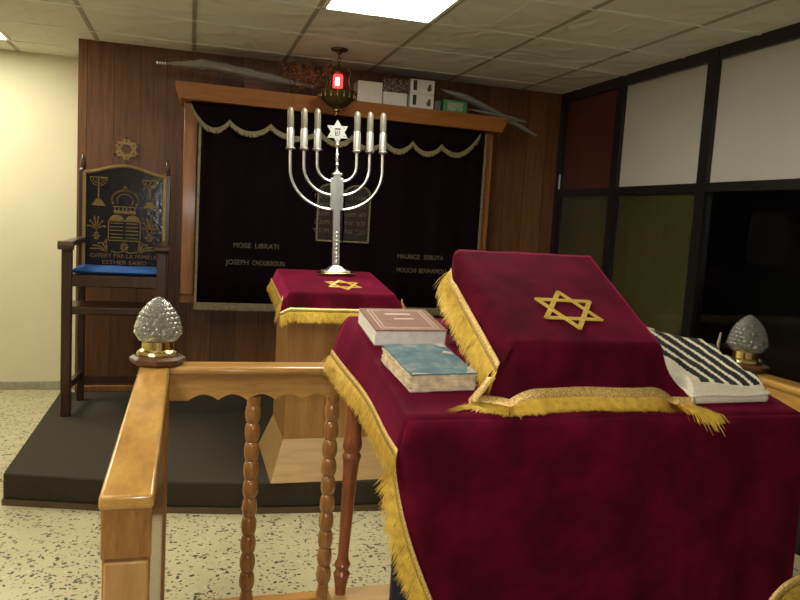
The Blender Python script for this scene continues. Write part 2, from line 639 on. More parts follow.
# right wall: black framed glazing from corner towards the camera
win = MB()
XW = WX1
zt, zb = 1.735, 1.685
ylist = [5.31, 4.485, 3.575, 2.665, 1.755, 0.845, -0.065, -0.975, -1.885, -2.6]
fx0, fx1 = XW, XW + 0.06
win.box(fx0, fx1, WY0, YW, H - 0.07, H)
win.box(fx0, fx1, WY0, YW, zb, zt)
win.box(fx0, fx1, WY0, YW, 0, 0.09)
for k, yy in enumerate(ylist):
    hw = 0.04
    a, b = (yy - 0.07, yy) if k == 0 else (yy - hw, yy + hw)
    win.box(fx0 - 0.004, fx1, a, b, 0, H)
wo = struct('window_1', win, M_frame)
for k in range(len(ylist) - 1):
    ya, yb = ylist[k + 1] + 0.03, ylist[k] - 0.03
    struct('upper_panel', MB().box(XW + 0.025, XW + 0.035, ya, yb, zt - 0.01, H - 0.06), M_brownpane if k == 0 else M_frost, wo)
    struct('lower_pane', MB().box(XW + 0.022, XW + 0.028, ya, yb, 0.08, zb + 0.01), M_glassnight, wo)
    if k < 2:
        struct('blind', MB().box(XW + 0.04, XW + 0.048, ya, yb, 0.08, zb + 0.01), M_blind, wo)
h = MB().tube([(XW - 0.03, 3.26, 0.83), (XW - 0.035, 3.26, 0.88), (XW - 0.03, 3.255, 0.94)], [0.008, 0.011, 0.006], 8)
h.box(XW - 0.035, XW + 0.03, 3.25, 3.27, 0.86, 0.885)
struct('chrome_sliver', h, M_chrome, wo)  # thin upright chrome sliver on a short stub before the pane
struct('cord_strip', MB().box(XW - 0.012, XW - 0.004, 5.225, 5.24, 1.74, 1.85), M_whiteplastic, wo)
struct('wall_right', MB().box(XW + 0.55, XW + 0.6, WY0, YB, 0, H), simple('night facade', (0.004, 0.004, 0.005), 0.9))


# platform
pl_top = 0.15
front = [(-0.80, 3.70), (-0.37, 3.575), (-0.05, 3.505), (0.25, 3.45), (0.6, 3.42), (1.0, 3.40), (2.0, 3.40), (WX1 - 0.01, 3.42)]
poly = [(*p, 0.028) for p in front] + [(WX1 - 0.01, YW - 0.01, 0.028), (-0.80, YW - 0.01, 0.028)]
plat = struct('platform', MB().prism(poly, (0, 0, pl_top - 0.028)), M_carpet, bevel=0.008)
e = MB()
poly = [(p[0] - 0.004, p[1] - 0.01, 0.0) for p in front] + [(WX1 - 0.01, YW - 0.01, 0.0), (-0.806, YW - 0.01, 0.0)]
e.prism(poly, (0, 0, 0.028))
struct('edging_strip', e, M_strip, plat)


# ------------------------------------------------------------------ ceiling lights
def ceiling_light(x0, x1, y0, y1, label):
    t_ = thing('ceiling_light', label, 'ceiling light', ((x0 + x1) / 2, (y0 + y1) / 2, H), 'fluorescent ceiling panels')
    f_ = MB()
    w_ = 0.02
    f_.box(x0, x1, y0, y0 + w_, H - 0.012, H).box(x0, x1, y1 - w_, y1, H - 0.012, H)
    f_.box(x0, x0 + w_, y0, y1, H - 0.012, H).box(x1 - w_, x1, y0, y1, H - 0.012, H)
    part('light_frame', f_, M_grid_l, t_)
    part('diffuser', MB().box(x0 + w_, x1 - w_, y0 + w_, y1 - w_, H - 0.009, H - 0.001), M_lamp, t_)


ceiling_light(0.612, 1.188, 2.652, 3.828, 'lit square white ceiling panel above the menorah and railing')
ceiling_light(-1.788, -1.163, 4.39, 5.59, 'lit ceiling panel at far left above the cream wall')
ceiling_light(-1.188, -0.612, 0.85, 2.05, 'lit ceiling panel over the left railing, nearest the viewer')  # unseen panel, added to light the near left of the room

# ------------------------------------------------------------------ the ark: pelmet, jambs, curtain
ark = thing('ark', 'orange wooden ark frame with wide pelmet board against the panelled wall', 'ark', (1.0, 5.15, 0.15))
p = MB().hexa([(-0.07, 4.93, 2.105), (2.11, 4.93, 2.085), (2.11, YW - 0.003, 2.085), (-0.07, YW - 0.003, 2.105),
               (-0.105, 4.90, 2.207), (2.14, 4.90, 2.185), (2.14, YW - 0.003, 2.185), (-0.105, YW - 0.003, 2.207)])
part('pelmet', p, M_pelmet, ark, bevel=0.003)
for a, b in ((-0.045, 0.04), (2.035, 2.10)):
    part('jamb', MB().box(a, b, 5.06, YW - 0.003, 0.86, 2.10), M_jamb, ark, bevel=0.004)
part('sill', MB().box(-0.045, 2.10, 5.09, YW - 0.003, 0.80, 0.86), M_jamb, ark, bevel=0.004)

cur = thing('ark_curtain', 'black velvet ark curtain embroidered with tablets and names', 'curtain', (1.02, 5.03, 0.78))
P = []
for i in range(61):
    x = lerp(0.05, 2.03, i / 60)
    P.append([Vector((x, 5.02 + 0.010 * sin(x * 21) + 0.006 * sin(x * 47 + 1), z)) for z in (0.80, 1.1, 1.4, 1.75, 2.09)])
part('curtain_cloth', MB().grid(P), M_black, cur, solid=0.006)
g = MB()
for a_ in (0.046, 2.012): part('edge_braid', MB().box(a_, a_ + 0.016, 5.0, 5.012, 0.80, 2.08), M_dullgold, cur)
xs = [lerp(0.046, 2.028, i / 40) for i in range(41)]
g = MB()
fringe(g, [(x, 5.002, 0.81) for x in xs], [(0, -0.05, -1)] * 41, 0.045, 0.004, 0.005, 0.12, layers=2)
g.box(0.046, 2.028, 4.998, 5.006, 0.803, 0.817)
part('curtain_fringe', g, M_dullgold, cur)
# tablets of the law
zt0, zt1 = 1.262, 1.58
tab = MB()
yT = 5.0
xc = 1.015
for s_, xa, xb in ((0, 0.835, xc), (1, xc, 1.195)):
    pts = [(xa, yT, zt0), (xa, yT, zt1)]
    cx_, rr = (xa + xb) / 2, (xb - xa) / 2
    pts += [(cx_ - rr * cos(a * PI / 12), yT, zt1 + rr * 0.72 * sin(a * PI / 12)) for a in range(13)]
    pts += [(xb, yT, zt1), (xb, yT, zt0)]
    bars(tab, pts, 0.011, (0, -1, 0), 0.004, closed=True)
part('tablet_outline', tab, M_dullgold, cur)
fc = MB()
for xa, xb in ((0.841, xc - 0.006), (xc + 0.006, 1.189)):
    cx_, rr = (xa + xb) / 2, (xb - xa) / 2
    pts = [(xa, yT + 0.001, zt0 + 0.006), (xb, yT + 0.001, zt0 + 0.006)] + [(cx_ + rr * cos(a * PI / 12), yT + 0.001, zt1 + rr * 0.72 * sin(a * PI / 12)) for a in range(13)]
    fc.prism(pts, (0, 0.003, 0))
part('tablet_field', fc, simple('brown appliqued cloth', (0.022, 0.013, 0.010), 0.9, nscale=40, namp=0.3), cur)
rows_r = ['אנכי ה', 'לא יהיה', 'לא תשא', 'זכור את', 'כבד את']
rows_l = ['לא תרצח', 'לא תנאף', 'לא תגנב', 'לא תענה', 'לא תחמד']
for rows_, x0 in ((rows_r, xc + 0.155), (rows_l, xc - 0.03)):
    for k, txt in enumerate(rows_):
        part('tablet_lettering', letters(txt[::-1], 0.046, (x0, yT - 0.001, 1.548 - k * 0.058), (1, 0, 0), (0, 0, 1), 0.002, 'RIGHT'), M_letter, cur)
for words_, z0 in (((('MOISE', 0.285, 0.115), ('LIBRATI', 0.425, 0.158)), 1.188), ((('JOSEPH', 0.243, 0.145), ('CHOUKROUN', 0.412, 0.215)), 1.075),
                   ((('MAURICE', 1.41, 0.165), ('SEBUYA', 1.605, 0.15)), 1.163), ((('MOUCHI', 1.41, 0.145), ('BENHAMOU', 1.572, 0.205)), 1.066)):
    for txt, x0, wd in words_:
        m_ = letters(txt, 0.046, (x0, 4.996, z0), (1, 0, 0.0), (0, 0, 1), 0.002)
        w0 = max(v_.x for v_ in m_.v) - x0
        for v_ in m_.v: v_.x = x0 + (v_.x - x0) * wd / w0
        part('name_lettering', m_, M_letter, cur)

# scalloped valance over the curtain
val = thing('curtain_valance', 'scalloped black velvet valance with dull gold fringe under the pelmet', 'valance', (1.0, 4.98, 2.08))
cusps = [(0.02, 2.08), (0.235, 2.0), (0.497, 1.995), (0.82, 1.99), (1.04, 1.965), (1.27, 1.965), (1.468, 1.975), (1.68, 1.965), (1.93, 1.96), (2.0, 2.06)]
cusps = [(-0.005, 2.08), (0.235, 2.0), (0.497, 1.995), (0.82, 1.99), (1.04, 1.97), (1.268, 1.965), (1.468, 1.97), (1.68, 1.965), (1.965, 2.07)]
low = []
for (xa, za), (xb, zb_) in zip(cusps, cusps[1:]):
    for k in range(10):
        u = k / 10
        low.append((lerp(xa, xb, u), lerp(za, zb_, u) - 0.062 * (sin(PI * u) ** 0.75) - (0.035 * sin(PI * u) if xa < 0 or xb > 1.9 else 0)))
low.append(cusps[-1])
P = [[Vector((x, 4.978, z)), Vector((x, 4.982, min(2.098, max(z + 0.02, 2.075)))), Vector((x, 4.984, 2.1))] for x, z in low]
part('valance_cloth', MB().grid(P), M_black, val, solid=0.005)
g = MB()
fringe(g, [(x, 4.972, z + 0.008) for x, z in low], [(0, -0.06, -1)] * len(low), 0.038, 0.004, 0.005, 0.12, layers=2)
part('valance_fringe', g, M_dullgold, val)

# gold star on the panelling over the big chair
st = MB()
hexagram(st, (-0.41, YW - 0.003, 1.79), (1, 0, 0), (0, 0, 1), 0.078, 0.016, 0.008)
so = part('wall_star', st, M_trimgold, None, origin=(-0.41, YW, 1.79))
tag(so, 'gold six-pointed star mounted on the wood panelling above the tall chair', 'star')

# ------------------------------------------------------------------ things stored on the pelmet
ZP = 2.198


def carton(name, label, x0, x1, z0, z1, mat, cat='box', group=None, y0=4.97, d=0.14, zs=0.0):
    t_ = thing(name, label, cat, ((x0 + x1) / 2, y0 + d / 2, z0), group)
    b_ = MB().hexa([(x0, y0, z0), (x1, y0, z0), (x1, y0 + d, z0), (x0, y0 + d, z0), (x0, y0, z1), (x1, y0, z1 + zs), (x1, y0 + d, z1 + zs), (x0, y0 + d, z1)])
    part('box_body', b_, mat, t_, bevel=0.002)
    part('lid_flap', MB().box(x0 + 0.002, x1 - 0.002, y0 + 0.002, y0 + d - 0.002, z1 + min(0, zs), z1 + min(0, zs) + 0.002), mat, t_)
    return t_


carton('white_box', 'plain white cardboard box on the pelmet beside the red hanging lamp', 1.062, 1.232, ZP, 2.34, M_whitebox, group='boxes on the pelmet')
carton('white_box', 'low plain white cardboard box under the patterned box on the pelmet', 1.24, 1.408, ZP, 2.285, M_whitebox, group='boxes on the pelmet')
t_ = carton('patterned_box', 'dark box with lattice pattern on top of the low white box', 1.236, 1.415, 2.289, 2.378, M_pattern, group='boxes on the pelmet')
for z0, lab in ((ZP, 'white carton with olive prints, lower of the two stacked on the pelmet'), (2.296, 'white carton with olive prints, upper of the two stacked on the pelmet')):
    t_ = carton('printed_carton', lab, 1.428, 1.600, z0, z0 + 0.094, M_whitebox, group='boxes on the pelmet')
    part('printed_strip', MB().box(1.448, 1.474, 4.9685, 4.97, z0 + 0.022, z0 + 0.088), M_darkprint, t_)
    g = MB().lathe([(0.0, -0.0008), (0.017, -0.0008), (0.017, 0.0008), (0.0, 0.0008)], (0, 0, 0), 14)
    g.lathe([(0.0, -0.0008), (0.011, -0.0008), (0.011, 0.0008), (0, 0.0008)], (0.004, 0.022, 0), 10)
    for v_ in g.v:
        v_.x, v_.y, v_.z = v_.x + 1.563, 4.9692 + v_.z, v_.y + z0 + 0.037
    part('printed_emblem', g, M_olive, t_)
carton('grey_box', 'small grey box between the white cartons and the green carton', 1.612, 1.652, ZP - 0.006, 2.26, simple('grey card', (0.16, 0.15, 0.14), 0.6), group='boxes on the pelmet')
t_ = carton('green_carton', 'green and white printed carton at the right end of the pelmet boxes', 1.672, 1.846, ZP - 0.008, 2.275, M_greenbox, group='boxes on the pelmet')
g = MB().box(1.70, 1.815, 4.968, 4.9699, ZP + 0.008, 2.262)
part('printed_panel', g, simple('pale printed panel', (0.32, 0.36, 0.24), 0.6, nscale=120, namp=0.6), t_)
t_ = carton('red_box', 'dark red flat box lying behind the wrapped palm bundle', 0.33, 0.46, ZP, 2.265, M_redbox, y0=5.08, group='boxes on the pelmet')


def palm_bundle(label, path, r, leafcol, tips=True, flat=0.55):
    a = Vector(path[0])
    t_ = thing('palm_frond', label, 'palm frond', a, 'plastic wrapped palm fronds on the pelmet')
    n = len(path)
    pth = [Vector(p_) for p_ in path]
    fine = []
    for i in range(n - 1):
        for k in range(6): fine.append(pth[i].lerp(pth[i + 1], k / 6))
    fine.append(pth[-1])
    m_ = len(fine)
    rs = [r * (0.25 + 0.75 * min(1, 4 * i / m_, 3.0 * (m_ - 1 - i) / m_ + 0.15)) * (1 + 0.35 * noise.noise(Vector((i * 0.7, r * 50, 2)))) for i in range(m_)]
    part('plastic_sleeve', MB().tube(fine, rs, 10, flat), M_wrap, t_)
    lf = MB()
    d = (pth[-1] - pth[0]).normalized()
    for k in range(16):
        i0 = random.randint(0, m_ // 3)
        i1 = random.randint(m_ // 2, m_ - 1)
        of = Vector((0, random.uniform(-1, 1), random.uniform(-1, 1) * flat)) * r * 0.5
        lf.tube([fine[i0] + of * 0.5, fine[(i0 + i1) // 2] + of, fine[i1] + of * 0.3], [0.0015, 0.004, 0.001], 4)
    part('leaf_blades', lf, leafcol, t_)
    part('stem', MB().tube([fine[0], fine[m_ // 2], fine[-3]], [0.009, 0.007, 0.003], 6), M_twig, t_)
    return t_


b = palm_bundle('long plastic wrapped palm frond lying over the left half of the pelmet', [(-0.16, 4.985, 2.315), (0.1, 4.99, 2.335), (0.4, 5.0, 2.305), (0.78, 5.02, 2.27)], 0.058, M_twig)
g = MB()
for k in range(4):
    g.lathe([(0.004, 0), (0.011, 0.006), (0.004, 0.014)], (0, 0, k * 0.016), 8)
for v_ in g.v: v_.x, v_.z = -0.16 - v_.z, v_.x + 2.315; v_.y += 4.985
part('foil_tip', g, M_silver, b)
palm_bundle('plastic wrapped palm frond sagging past the pelmet end, upper one', [(1.66, 5.0, 2.345), (1.85, 5.03, 2.315), (2.1, 5.06, 2.235), (2.45, 5.1, 2.11)], 0.042, M_leaf)
palm_bundle('plastic wrapped palm frond with green tip lying lower on the right of pelmet', [(1.86, 4.96, 2.225), (2.05, 5.0, 2.215), (2.2, 5.03, 2.205), (2.34, 5.06, 2.195)], 0.028, M_leaf)

tw = thing('willow_branches', 'dried reddish willow and myrtle branches behind the red hanging lamp', 'branches', (0.72, 5.06, ZP))
g, lf = MB(), MB()
for k in range(40):
    a = Vector((random.uniform(0.62, 0.80), random.uniform(4.94, 5.1), ZP + 0.03 + random.random() * 0.08))
    b_ = a + Vector((random.uniform(-0.16, 0.2), random.uniform(-0.09, 0.05), random.uniform(0.06, 0.2)))
    b_.z = min(b_.z, H - 0.04)
    b_.y = min(b_.y, 5.25)
    g.tube([a, a.lerp(b_, 0.5) + Vector((0, 0, 0.01)), b_], [0.0025, 0.002, 0.001], 4)
    for q in range(11):
        c0 = a.lerp(b_, random.uniform(0.15, 1))
        dd = Vector((random.uniform(-1, 1), random.uniform(-1, 1), random.uniform(-0.6, 1))).normalized() * random.uniform(0.018, 0.035)
        sd = dd.cross(Vector((0.3, 1, 0.2))).normalized() * 0.006
        lf.add([c0, c0 + dd * 0.5 + sd, c0 + dd, c0 + dd * 0.5 - sd], [(0, 1, 2, 3)])
part('twig_stem', g, M_twig, tw)
tag(part('leaf', lf, M_dry, tw), kind='stuff')
sg = MB().tube([(0.625, 4.90, 2.24), (0.63, 4.885, 2.2), (0.628, 4.885, 2.09)], 0.0015, 5)
sg.tube([(0.625, 4.90, 2.24), (0.64, 4.97, 2.26)], 0.0015, 5)
tag(part('hanging_string', sg, M_dullgold, None, origin=(0.628, 4.885, 2.15)), 'thin pale string hanging down over the pelmet front', 'string')

# ------------------------------------------------------------------ eternal light
nx, ny = 0.875, 4.70
nt = thing('hanging_lamp', 'antique brass hanging lamp with glowing red glass', 'lamp', (nx, ny, 2.06))
part('ceiling_rose', MB().lathe([(0.0, H), (0.055, H - 0.001), (0.05, H - 0.014), (0.02, H - 0.02), (0.012, H - 0.035), (0.0, H - 0.036)], (nx, ny, 0), 20), M_antique, nt)
ch = MB()
for k in range(4):
    zc = 2.425 - k * 0.022
    ring = [(nx + (0.009 * cos(a) if k % 2 else 0), ny + (0 if k % 2 else 0.009 * cos(a)), zc + 0.014 * sin(a)) for a in [i * PI / 6 for i in range(13)]]
    ch.tube(ring, 0.0022, 5)
part('chain', ch, M_antique, nt)
part('crown', MB().lathe([(0.0, 2.36), (0.02, 2.358), (0.028, 2.345), (0.045, 2.335), (0.05, 2.325), (0.04, 2.315), (0.03, 2.312), (0.0, 2.312)], (nx, ny, 0), 20, lambda r, z, a, i: r * (1 + 0.12 * cos(a * 8))), M_antique, nt)
for k in range(4):
    a = PI / 4 + k * PI / 2
    d = Vector((cos(a), sin(a), 0))
    o_ = Vector((nx, ny, 0))
    part('arm', MB().tube([o_ + d * 0.04 + Vector((0, 0, 2.325)), o_ + d * 0.075 + Vector((0, 0, 2.345)), o_ + d * 0.095 + Vector((0, 0, 2.31)), o_ + d * 0.08 + Vector((0, 0, 2.27)), o_ + d * 0.095 + Vector((0, 0, 2.23)), o_ + d * 0.115 + Vector((0, 0, 2.205))], [0.005, 0.006, 0.004, 0.005, 0.004, 0.006], 6), M_antique, nt)
rb = part('red_glass', MB().lathe([(0.0, 2.222), (0.026, 2.222), (0.031, 2.235), (0.031, 2.30), (0.027, 2.31), (0.0, 2.31)], (nx, ny, 0), 20), M_ruby, nt)
part('bulb_core', MB().lathe([(0.0, 2.236), (0.0315, 2.24), (0.0318, 2.262), (0.0315, 2.288), (0.0, 2.29)], (nx, ny, 0), 20, lambda r, z, a, i: r * (1.02 if abs(((a + PI / 2 + 0.25 + PI) % (2 * PI)) - PI) < 0.5 else 0.9)), M_core, rb)
part('bowl', MB().lathe([(0.0, 2.105), (0.03, 2.108), (0.07, 2.13), (0.10, 2.16), (0.118, 2.195), (0.126, 2.205), (0.118, 2.21), (0.08, 2.205), (0.03, 2.215), (0.0, 2.215)], (nx, ny, 0), 32, lambda r, z, a, i: r * (1 + 0.05 * cos(a * 12))), M_antique, nt)
for k in range(18):
    a = 2 * PI * k / 18
    td = MB().lathe([(0.0, -0.03), (0.006, -0.028), (0.008, -0.014), (0.004, -0.004), (0.003, 0.01)], (nx + 0.116 * cos(a), ny + 0.116 * sin(a), 2.19), 6)
    part('bead_drop', td, M_antique, nt)
part('bottom_finial', MB().lathe([(0.0, 2.055), (0.006, 2.058), (0.01, 2.068), (0.005, 2.078), (0.016, 2.086), (0.02, 2.097), (0.012, 2.108), (0.0, 2.11)], (nx, ny, 0), 14), M_brass, nt)

# ------------------------------------------------------------------ tall ceremonial chair
chx0, chx1, chy0, chy1 = -0.708, -0.115, 4.70, 5.09
chr_ = thing('tall_chair', 'tall dark wooden ceremonial chair with embroidered black back', 'chair', ((chx0 + chx1) / 2, 4.9, pl_top))
for x in (chx0 + 0.03, chx1 - 0.035):
    part('front_leg', MB().hexa([(x - 0.028, chy0 - 0.028, pl_top), (x + 0.028, chy0 - 0.028, pl_top), (x + 0.028, chy0 + 0.028, pl_top), (x - 0.028, chy0 + 0.028, pl_top),
                                 (x - 0.028, chy0 - 0.028, 1.165), (x + 0.028, chy0 - 0.028, 1.165), (x + 0.028, chy0 + 0.028, 1.165), (x - 0.028, chy0 + 0.028, 1.165)]), M_mahog, chr_, bevel=0.006)
bx0, bx1 = -0.645, -0.14
for x in (bx0, bx1):
    part('back_post', MB().box(x - 0.022, x + 0.022, 5.05, 5.095, pl_top, 1.63), M_mahog, chr_, bevel=0.006)
    part('post_finial', MB().lathe([(0.0, 1.725), (0.006, 1.72), (0.014, 1.69), (0.019, 1.66), (0.014, 1.64), (0.02, 1.63), (0.0, 1.629)][::-1], (x, 5.072, 0), 14), M_mahog, chr_)
for x0, xc_ in ((chx0 + 0.03, bx0), (chx1 - 0.035, bx1)):
    a = MB().hexa([(x0 - 0.036, chy0 - 0.05, 1.165), (x0 + 0.036, chy0 - 0.05, 1.165), (xc_ + 0.025, 5.06, 1.175), (xc_ - 0.025, 5.06, 1.175),
                   (x0 - 0.036, chy0 - 0.05, 1.195), (x0 + 0.036, chy0 - 0.05, 1.195), (xc_ + 0.025, 5.06, 1.21), (xc_ - 0.025, 5.06, 1.21)])
    am = part('armrest', a, M_mahog, chr_, bevel=0.008)
    s_ = MB().tube([(x0 - 0.042, chy0 - 0.055, 1.172), (x0 + 0.042, chy0 - 0.055, 1.172)], 0.026, 14)
    part('arm_scroll', s_, M_mahog, am)
part('seat', MB().box(chx0 + 0.03, chx1 - 0.03, chy0 - 0.01, 5.06, 0.93, 1.0), M_mahog, chr_, bevel=0.005)
part('footrest', MB().box(chx0 + 0.02, chx1 - 0.02, chy0 - 0.02, 5.0, 0.765, 0.81), M_mahog, chr_, bevel=0.006)
for x0, xc_ in ((chx0 + 0.03, bx0), (chx1 - 0.035, bx1)):
    part('side_stretcher', MB().hexa([(x0 - 0.014, chy0, 0.30), (x0 + 0.014, chy0, 0.30), (xc_ + 0.014, 5.06, 0.30), (xc_ - 0.014, 5.06, 0.30),
                                      (x0 - 0.014, chy0, 0.345), (x0 + 0.014, chy0, 0.345), (xc_ + 0.014, 5.06, 0.345), (xc_ - 0.014, 5.06, 0.345)]), M_mahog, chr_)
    part('side_rail', MB().hexa([(x0 - 0.012, chy0, 0.76), (x0 + 0.012, chy0, 0.76), (xc_ + 0.012, 5.06, 0.76), (xc_ - 0.012, 5.06, 0.76),
                                 (x0 - 0.012, chy0, 0.80), (x0 + 0.012, chy0, 0.80), (xc_ + 0.012, 5.06, 0.80), (xc_ - 0.012, 5.06, 0.80)]), M_mahog, chr_)
part('back_stretcher', MB().box(bx0, bx1, 5.06, 5.09, 0.26, 0.31), M_mahog, chr_)
# back panel with curved top
tp = []
for k in range(21):
    u = k / 20
    x = lerp(bx0 + 0.012, bx1 - 0.012, u)
    tp.append((x, 1.615 + 0.05 * (0.5 - 0.5 * cos(2 * PI * u)) ** 0.9 * 1.0))
yb_ = 5.04
poly = [(x, yb_, z) for x, z in tp] + [(bx1 - 0.012, yb_, 1.0), (bx0 + 0.012, yb_, 1.0)]
bk = part('backrest', MB().prism(poly, (0, 0.03, 0)), M_vinyl, chr_)
g = MB()
g.tube([(x, yb_ - 0.004, z) for x, z in tp], 0.011, 8)
g.box(bx0 + 0.004, bx0 + 0.022, yb_ - 0.012, yb_ + 0.004, 1.0, 1.615).box(bx1 - 0.022, bx1 - 0.004, yb_ - 0.012, yb_ + 0.004, 1.0, 1.615)
part('gilt_edge', g, M_trimgold, bk)
# embroidery on the back
E_ = MB()
ye = yb_ - 0.001
N_ = (0, -1, 0)
W_ = bx1 - bx0


def ep(u, v_): return (bx0 + W_ * u, ye, v_)     # u: 0..1 across, v: height


for uc in (0.19, 0.80):      # little seven branched lamps
    for k in range(1, 4):
        rr = 0.016 * k
        bars(E_, [(ep(uc, 0)[0] + rr * cos(PI + i * PI / 10), ye, 1.578 + rr * 0.9 * sin(PI + i * PI / 10)) for i in range(11)], 0.0055, N_, 0.002)
    bars(E_, [ep(uc - 0.10, 1.586), ep(uc + 0.10, 1.586)], 0.008, N_, 0.002)
    bars(E_, [ep(uc, 1.59), ep(uc, 1.45)], 0.009, N_, 0.002)
    E_.prism([(ep(uc - 0.085, 1.41)), (ep(uc + 0.085, 1.41)), (ep(uc + 0.03, 1.45)), (ep(uc, 1.46)), (ep(uc - 0.03, 1.45))], (0, -0.002, 0))
_ep0 = ep
def ep(u, v_): return _ep0(u, v_ + 0.025)
# crown
cr = [ep(0.5 + 0.155 * cos(a) * (1 - 0.12 * sin(a)), 1.435 + 0.055 * sin(a)) for a in [-0.6 + i * (PI + 1.2) / 16 for i in range(17)]]
bars(E_, cr, 0.012, N_, 0.002)
cr = [ep(0.5 + 0.095 * cos(a), 1.425 + 0.04 * sin(a)) for a in [-0.5 + i * (PI + 1.0) / 12 for i in range(13)]]
bars(E_, cr, 0.006, N_, 0.002)
bars(E_, [ep(0.38, 1.352), ep(0.62, 1.352)], 0.02, N_, 0.0025)
bars(E_, [ep(0.365, 1.385), ep(0.635, 1.385)], 0.007, N_, 0.002)
for k in range(6): bars(E_, [ep(0.385 + 0.046 * k, 1.365), ep(0.385 + 0.046 * k, 1.382)], 0.006, N_, 0.002)
bars(E_, [ep(0.5, 1.488), ep(0.5, 1.515)], 0.01, N_, 0.002)
bars(E_, [ep(0.475, 1.503), ep(0.525, 1.503)], 0.007, N_, 0.002)
def ep(u, v_): return _ep0(u, v_ + 0.055)
# tablets
bars(E_, [ep(0.31, 1.14), ep(0.31, 1.265), ep(0.69, 1.265), ep(0.69, 1.14)], 0.006, N_, 0.002, closed=True)
for uc in (0.405, 0.595):
    E_.prism([ep(uc + 0.085 * cos(i * PI / 10), 1.27 + 0.034 * sin(i * PI / 10)) for i in range(11)], (0, -0.002, 0))
for k in range(5):
    for ua, ub in ((0.33, 0.48), (0.52, 0.66)):
        bars(E_, [ep(ua, 1.25 - k * 0.023), ep(ub, 1.25 - k * 0.023)], 0.006, N_, 0.0015)
# palm sprigs and flowers
for uc, sg_ in ((0.17, 1), (0.80, -1)):
    for a in (-70, -40, -12, 12, 40, 70):
        r_ = math.radians(a)
        pts = [ep(uc + 0.115 * sin(r_) * u, 1.205 + 0.09 * u * cos(r_ * 0.75) - 0.035 * u * u * abs(sin(r_))) for u in (0, 0.35, 0.7, 1)]
        bars(E_, pts, 0.0085, N_, 0.002)
    for i in range(6):
        a = i * PI / 3
        bars(E_, [ep(uc, 1.165), ep(uc + 0.04 * cos(a), 1.165 + 0.022 * sin(a))], 0.008, N_, 0.002)
    bars(E_, [ep(uc, 1.20), ep(uc, 1.14)], 0.006, N_, 0.002)
    for q in range(4):
        a0 = q * 0.42 + 0.15
        bars(E_, [ep(uc + sg_ * 0.13, 1.065), ep(uc + sg_ * (0.13 - 0.10 * cos(a0)), 1.065 + 0.02 + 0.03 * sin(a0) * (q + 1) / 2), ep(uc + sg_ * (0.13 - 0.2 * cos(a0)), 1.065 + 0.05 * sin(a0) + 0.012)], 0.008, N_, 0.002)
for i in range(9):
    a = i * 2 * PI / 9
    bars(E_, [ep(0.5, 1.10), ep(0.5 + 0.045 * cos(a), 1.10 + 0.026 * sin(a))], 0.009, N_, 0.002)
for s_ in (-1, 1):
    bars(E_, [ep(0.5, 1.075), ep(0.5 + s_ * 0.07, 1.062), ep(0.5 + s_ * 0.15, 1.07)], 0.008, N_, 0.002)
part('gold_embroidery', E_, M_embroid, bk)
for txt, u0, z0, wd in (('OFFERT PAR LA FAMILLE', 0.10, 1.084, 0.40), ('ESTHER SAIED', 0.24, 1.043, 0.27)):
    m_ = letters(txt, 0.036, (bx0 + W_ * u0, ye - 0.001, z0), (1, 0, 0), (0, 0, 1), 0.002)
    xa = bx0 + W_ * u0
    w0 = max(v_.x for v_ in m_.v) - xa
    for v_ in m_.v: v_.x = xa + (v_.x - xa) * wd / w0
    part('dedication_lettering', m_, M_embroid, bk)
# cushion
P = []
nu, nv = 24, 16
for side in (1, -1):
    for i in range(nu + 1):
        row = []
        for j in range(nv + 1):
            u, w = i / nu, j / nv
            ed = min(1, min(u, 1 - u) * 12) ** 0.5 * min(1, min(w, 1 - w) * 9) ** 0.5
            z = 1.0205 + side * 0.019 * ed + (0.003 * noise.noise(Vector((u * 5, w * 5, 0))) if side > 0 else 0)
            row.append(Vector((lerp(chx0 + 0.045, chx1 - 0.045, u), lerp(chy0 - 0.008, 5.03, w), max(z, 1.0015))))
        P.append(row)
cb = MB().grid(P[:nu + 1]).grid(P[nu + 1:])
tag(part('seat_cushion', cb, M_cushion, None, origin=(-0.4, 4.87, 1.0)), 'flat blue cushion lying on the seat of the tall chair', 'cushion')

# ------------------------------------------------------------------ prayer stand with the menorah
am = thing('prayer_stand', 'light oak prayer stand with flared base on the carpeted platform', 'stand', (0.73, 3.75, pl_top))
cx0, cx1, cy0, cy1 = 0.475, 0.975, 3.56, 4.02
part('column', MB().box(cx0, cx1, cy0, cy1, 0.30, 1.0), M_oak, am, bevel=0.004)
part('flared_base', MB().hexa([(0.405, 3.42, pl_top), (1.07, 3.42, pl_top), (1.07, 4.05, pl_top), (0.405, 4.05, pl_top),
                               (cx0, cy0 - 0.001, 0.325), (cx1, cy0 - 0.001, 0.325), (cx1, cy1, 0.325), (cx0, cy1, 0.325)]), M_oakX, am, bevel=0.003)
zA = lambda y_: 1.060 + 0.12 * (y_ - 3.5)
tx0, tx1, ty0, ty1 = 0.478, 0.985, 3.515, 4.06
part('sloped_top', MB().hexa([(tx0, ty0, 0.97), (tx1, ty0, 0.97), (tx1, ty1, 0.99), (tx0, ty1, 0.99),
                              (tx0, ty0, zA(ty0) - 0.006), (tx1, ty0, zA(ty0) - 0.006), (tx1, ty1, zA(ty1) - 0.006), (tx0, ty1, zA(ty1) - 0.006)]), M_oak, am)


def begin(parent, sol=0.002):
    global CURP
    CURP = parent


def band(*a):
    part('gold_braid', ribbon(MB(), *a), M_braid, CURP, solid=0.002)


def thread(*a, **k):
    part('gold_fringe', fringe(MB(), *a, **k), M_gold, CURP)


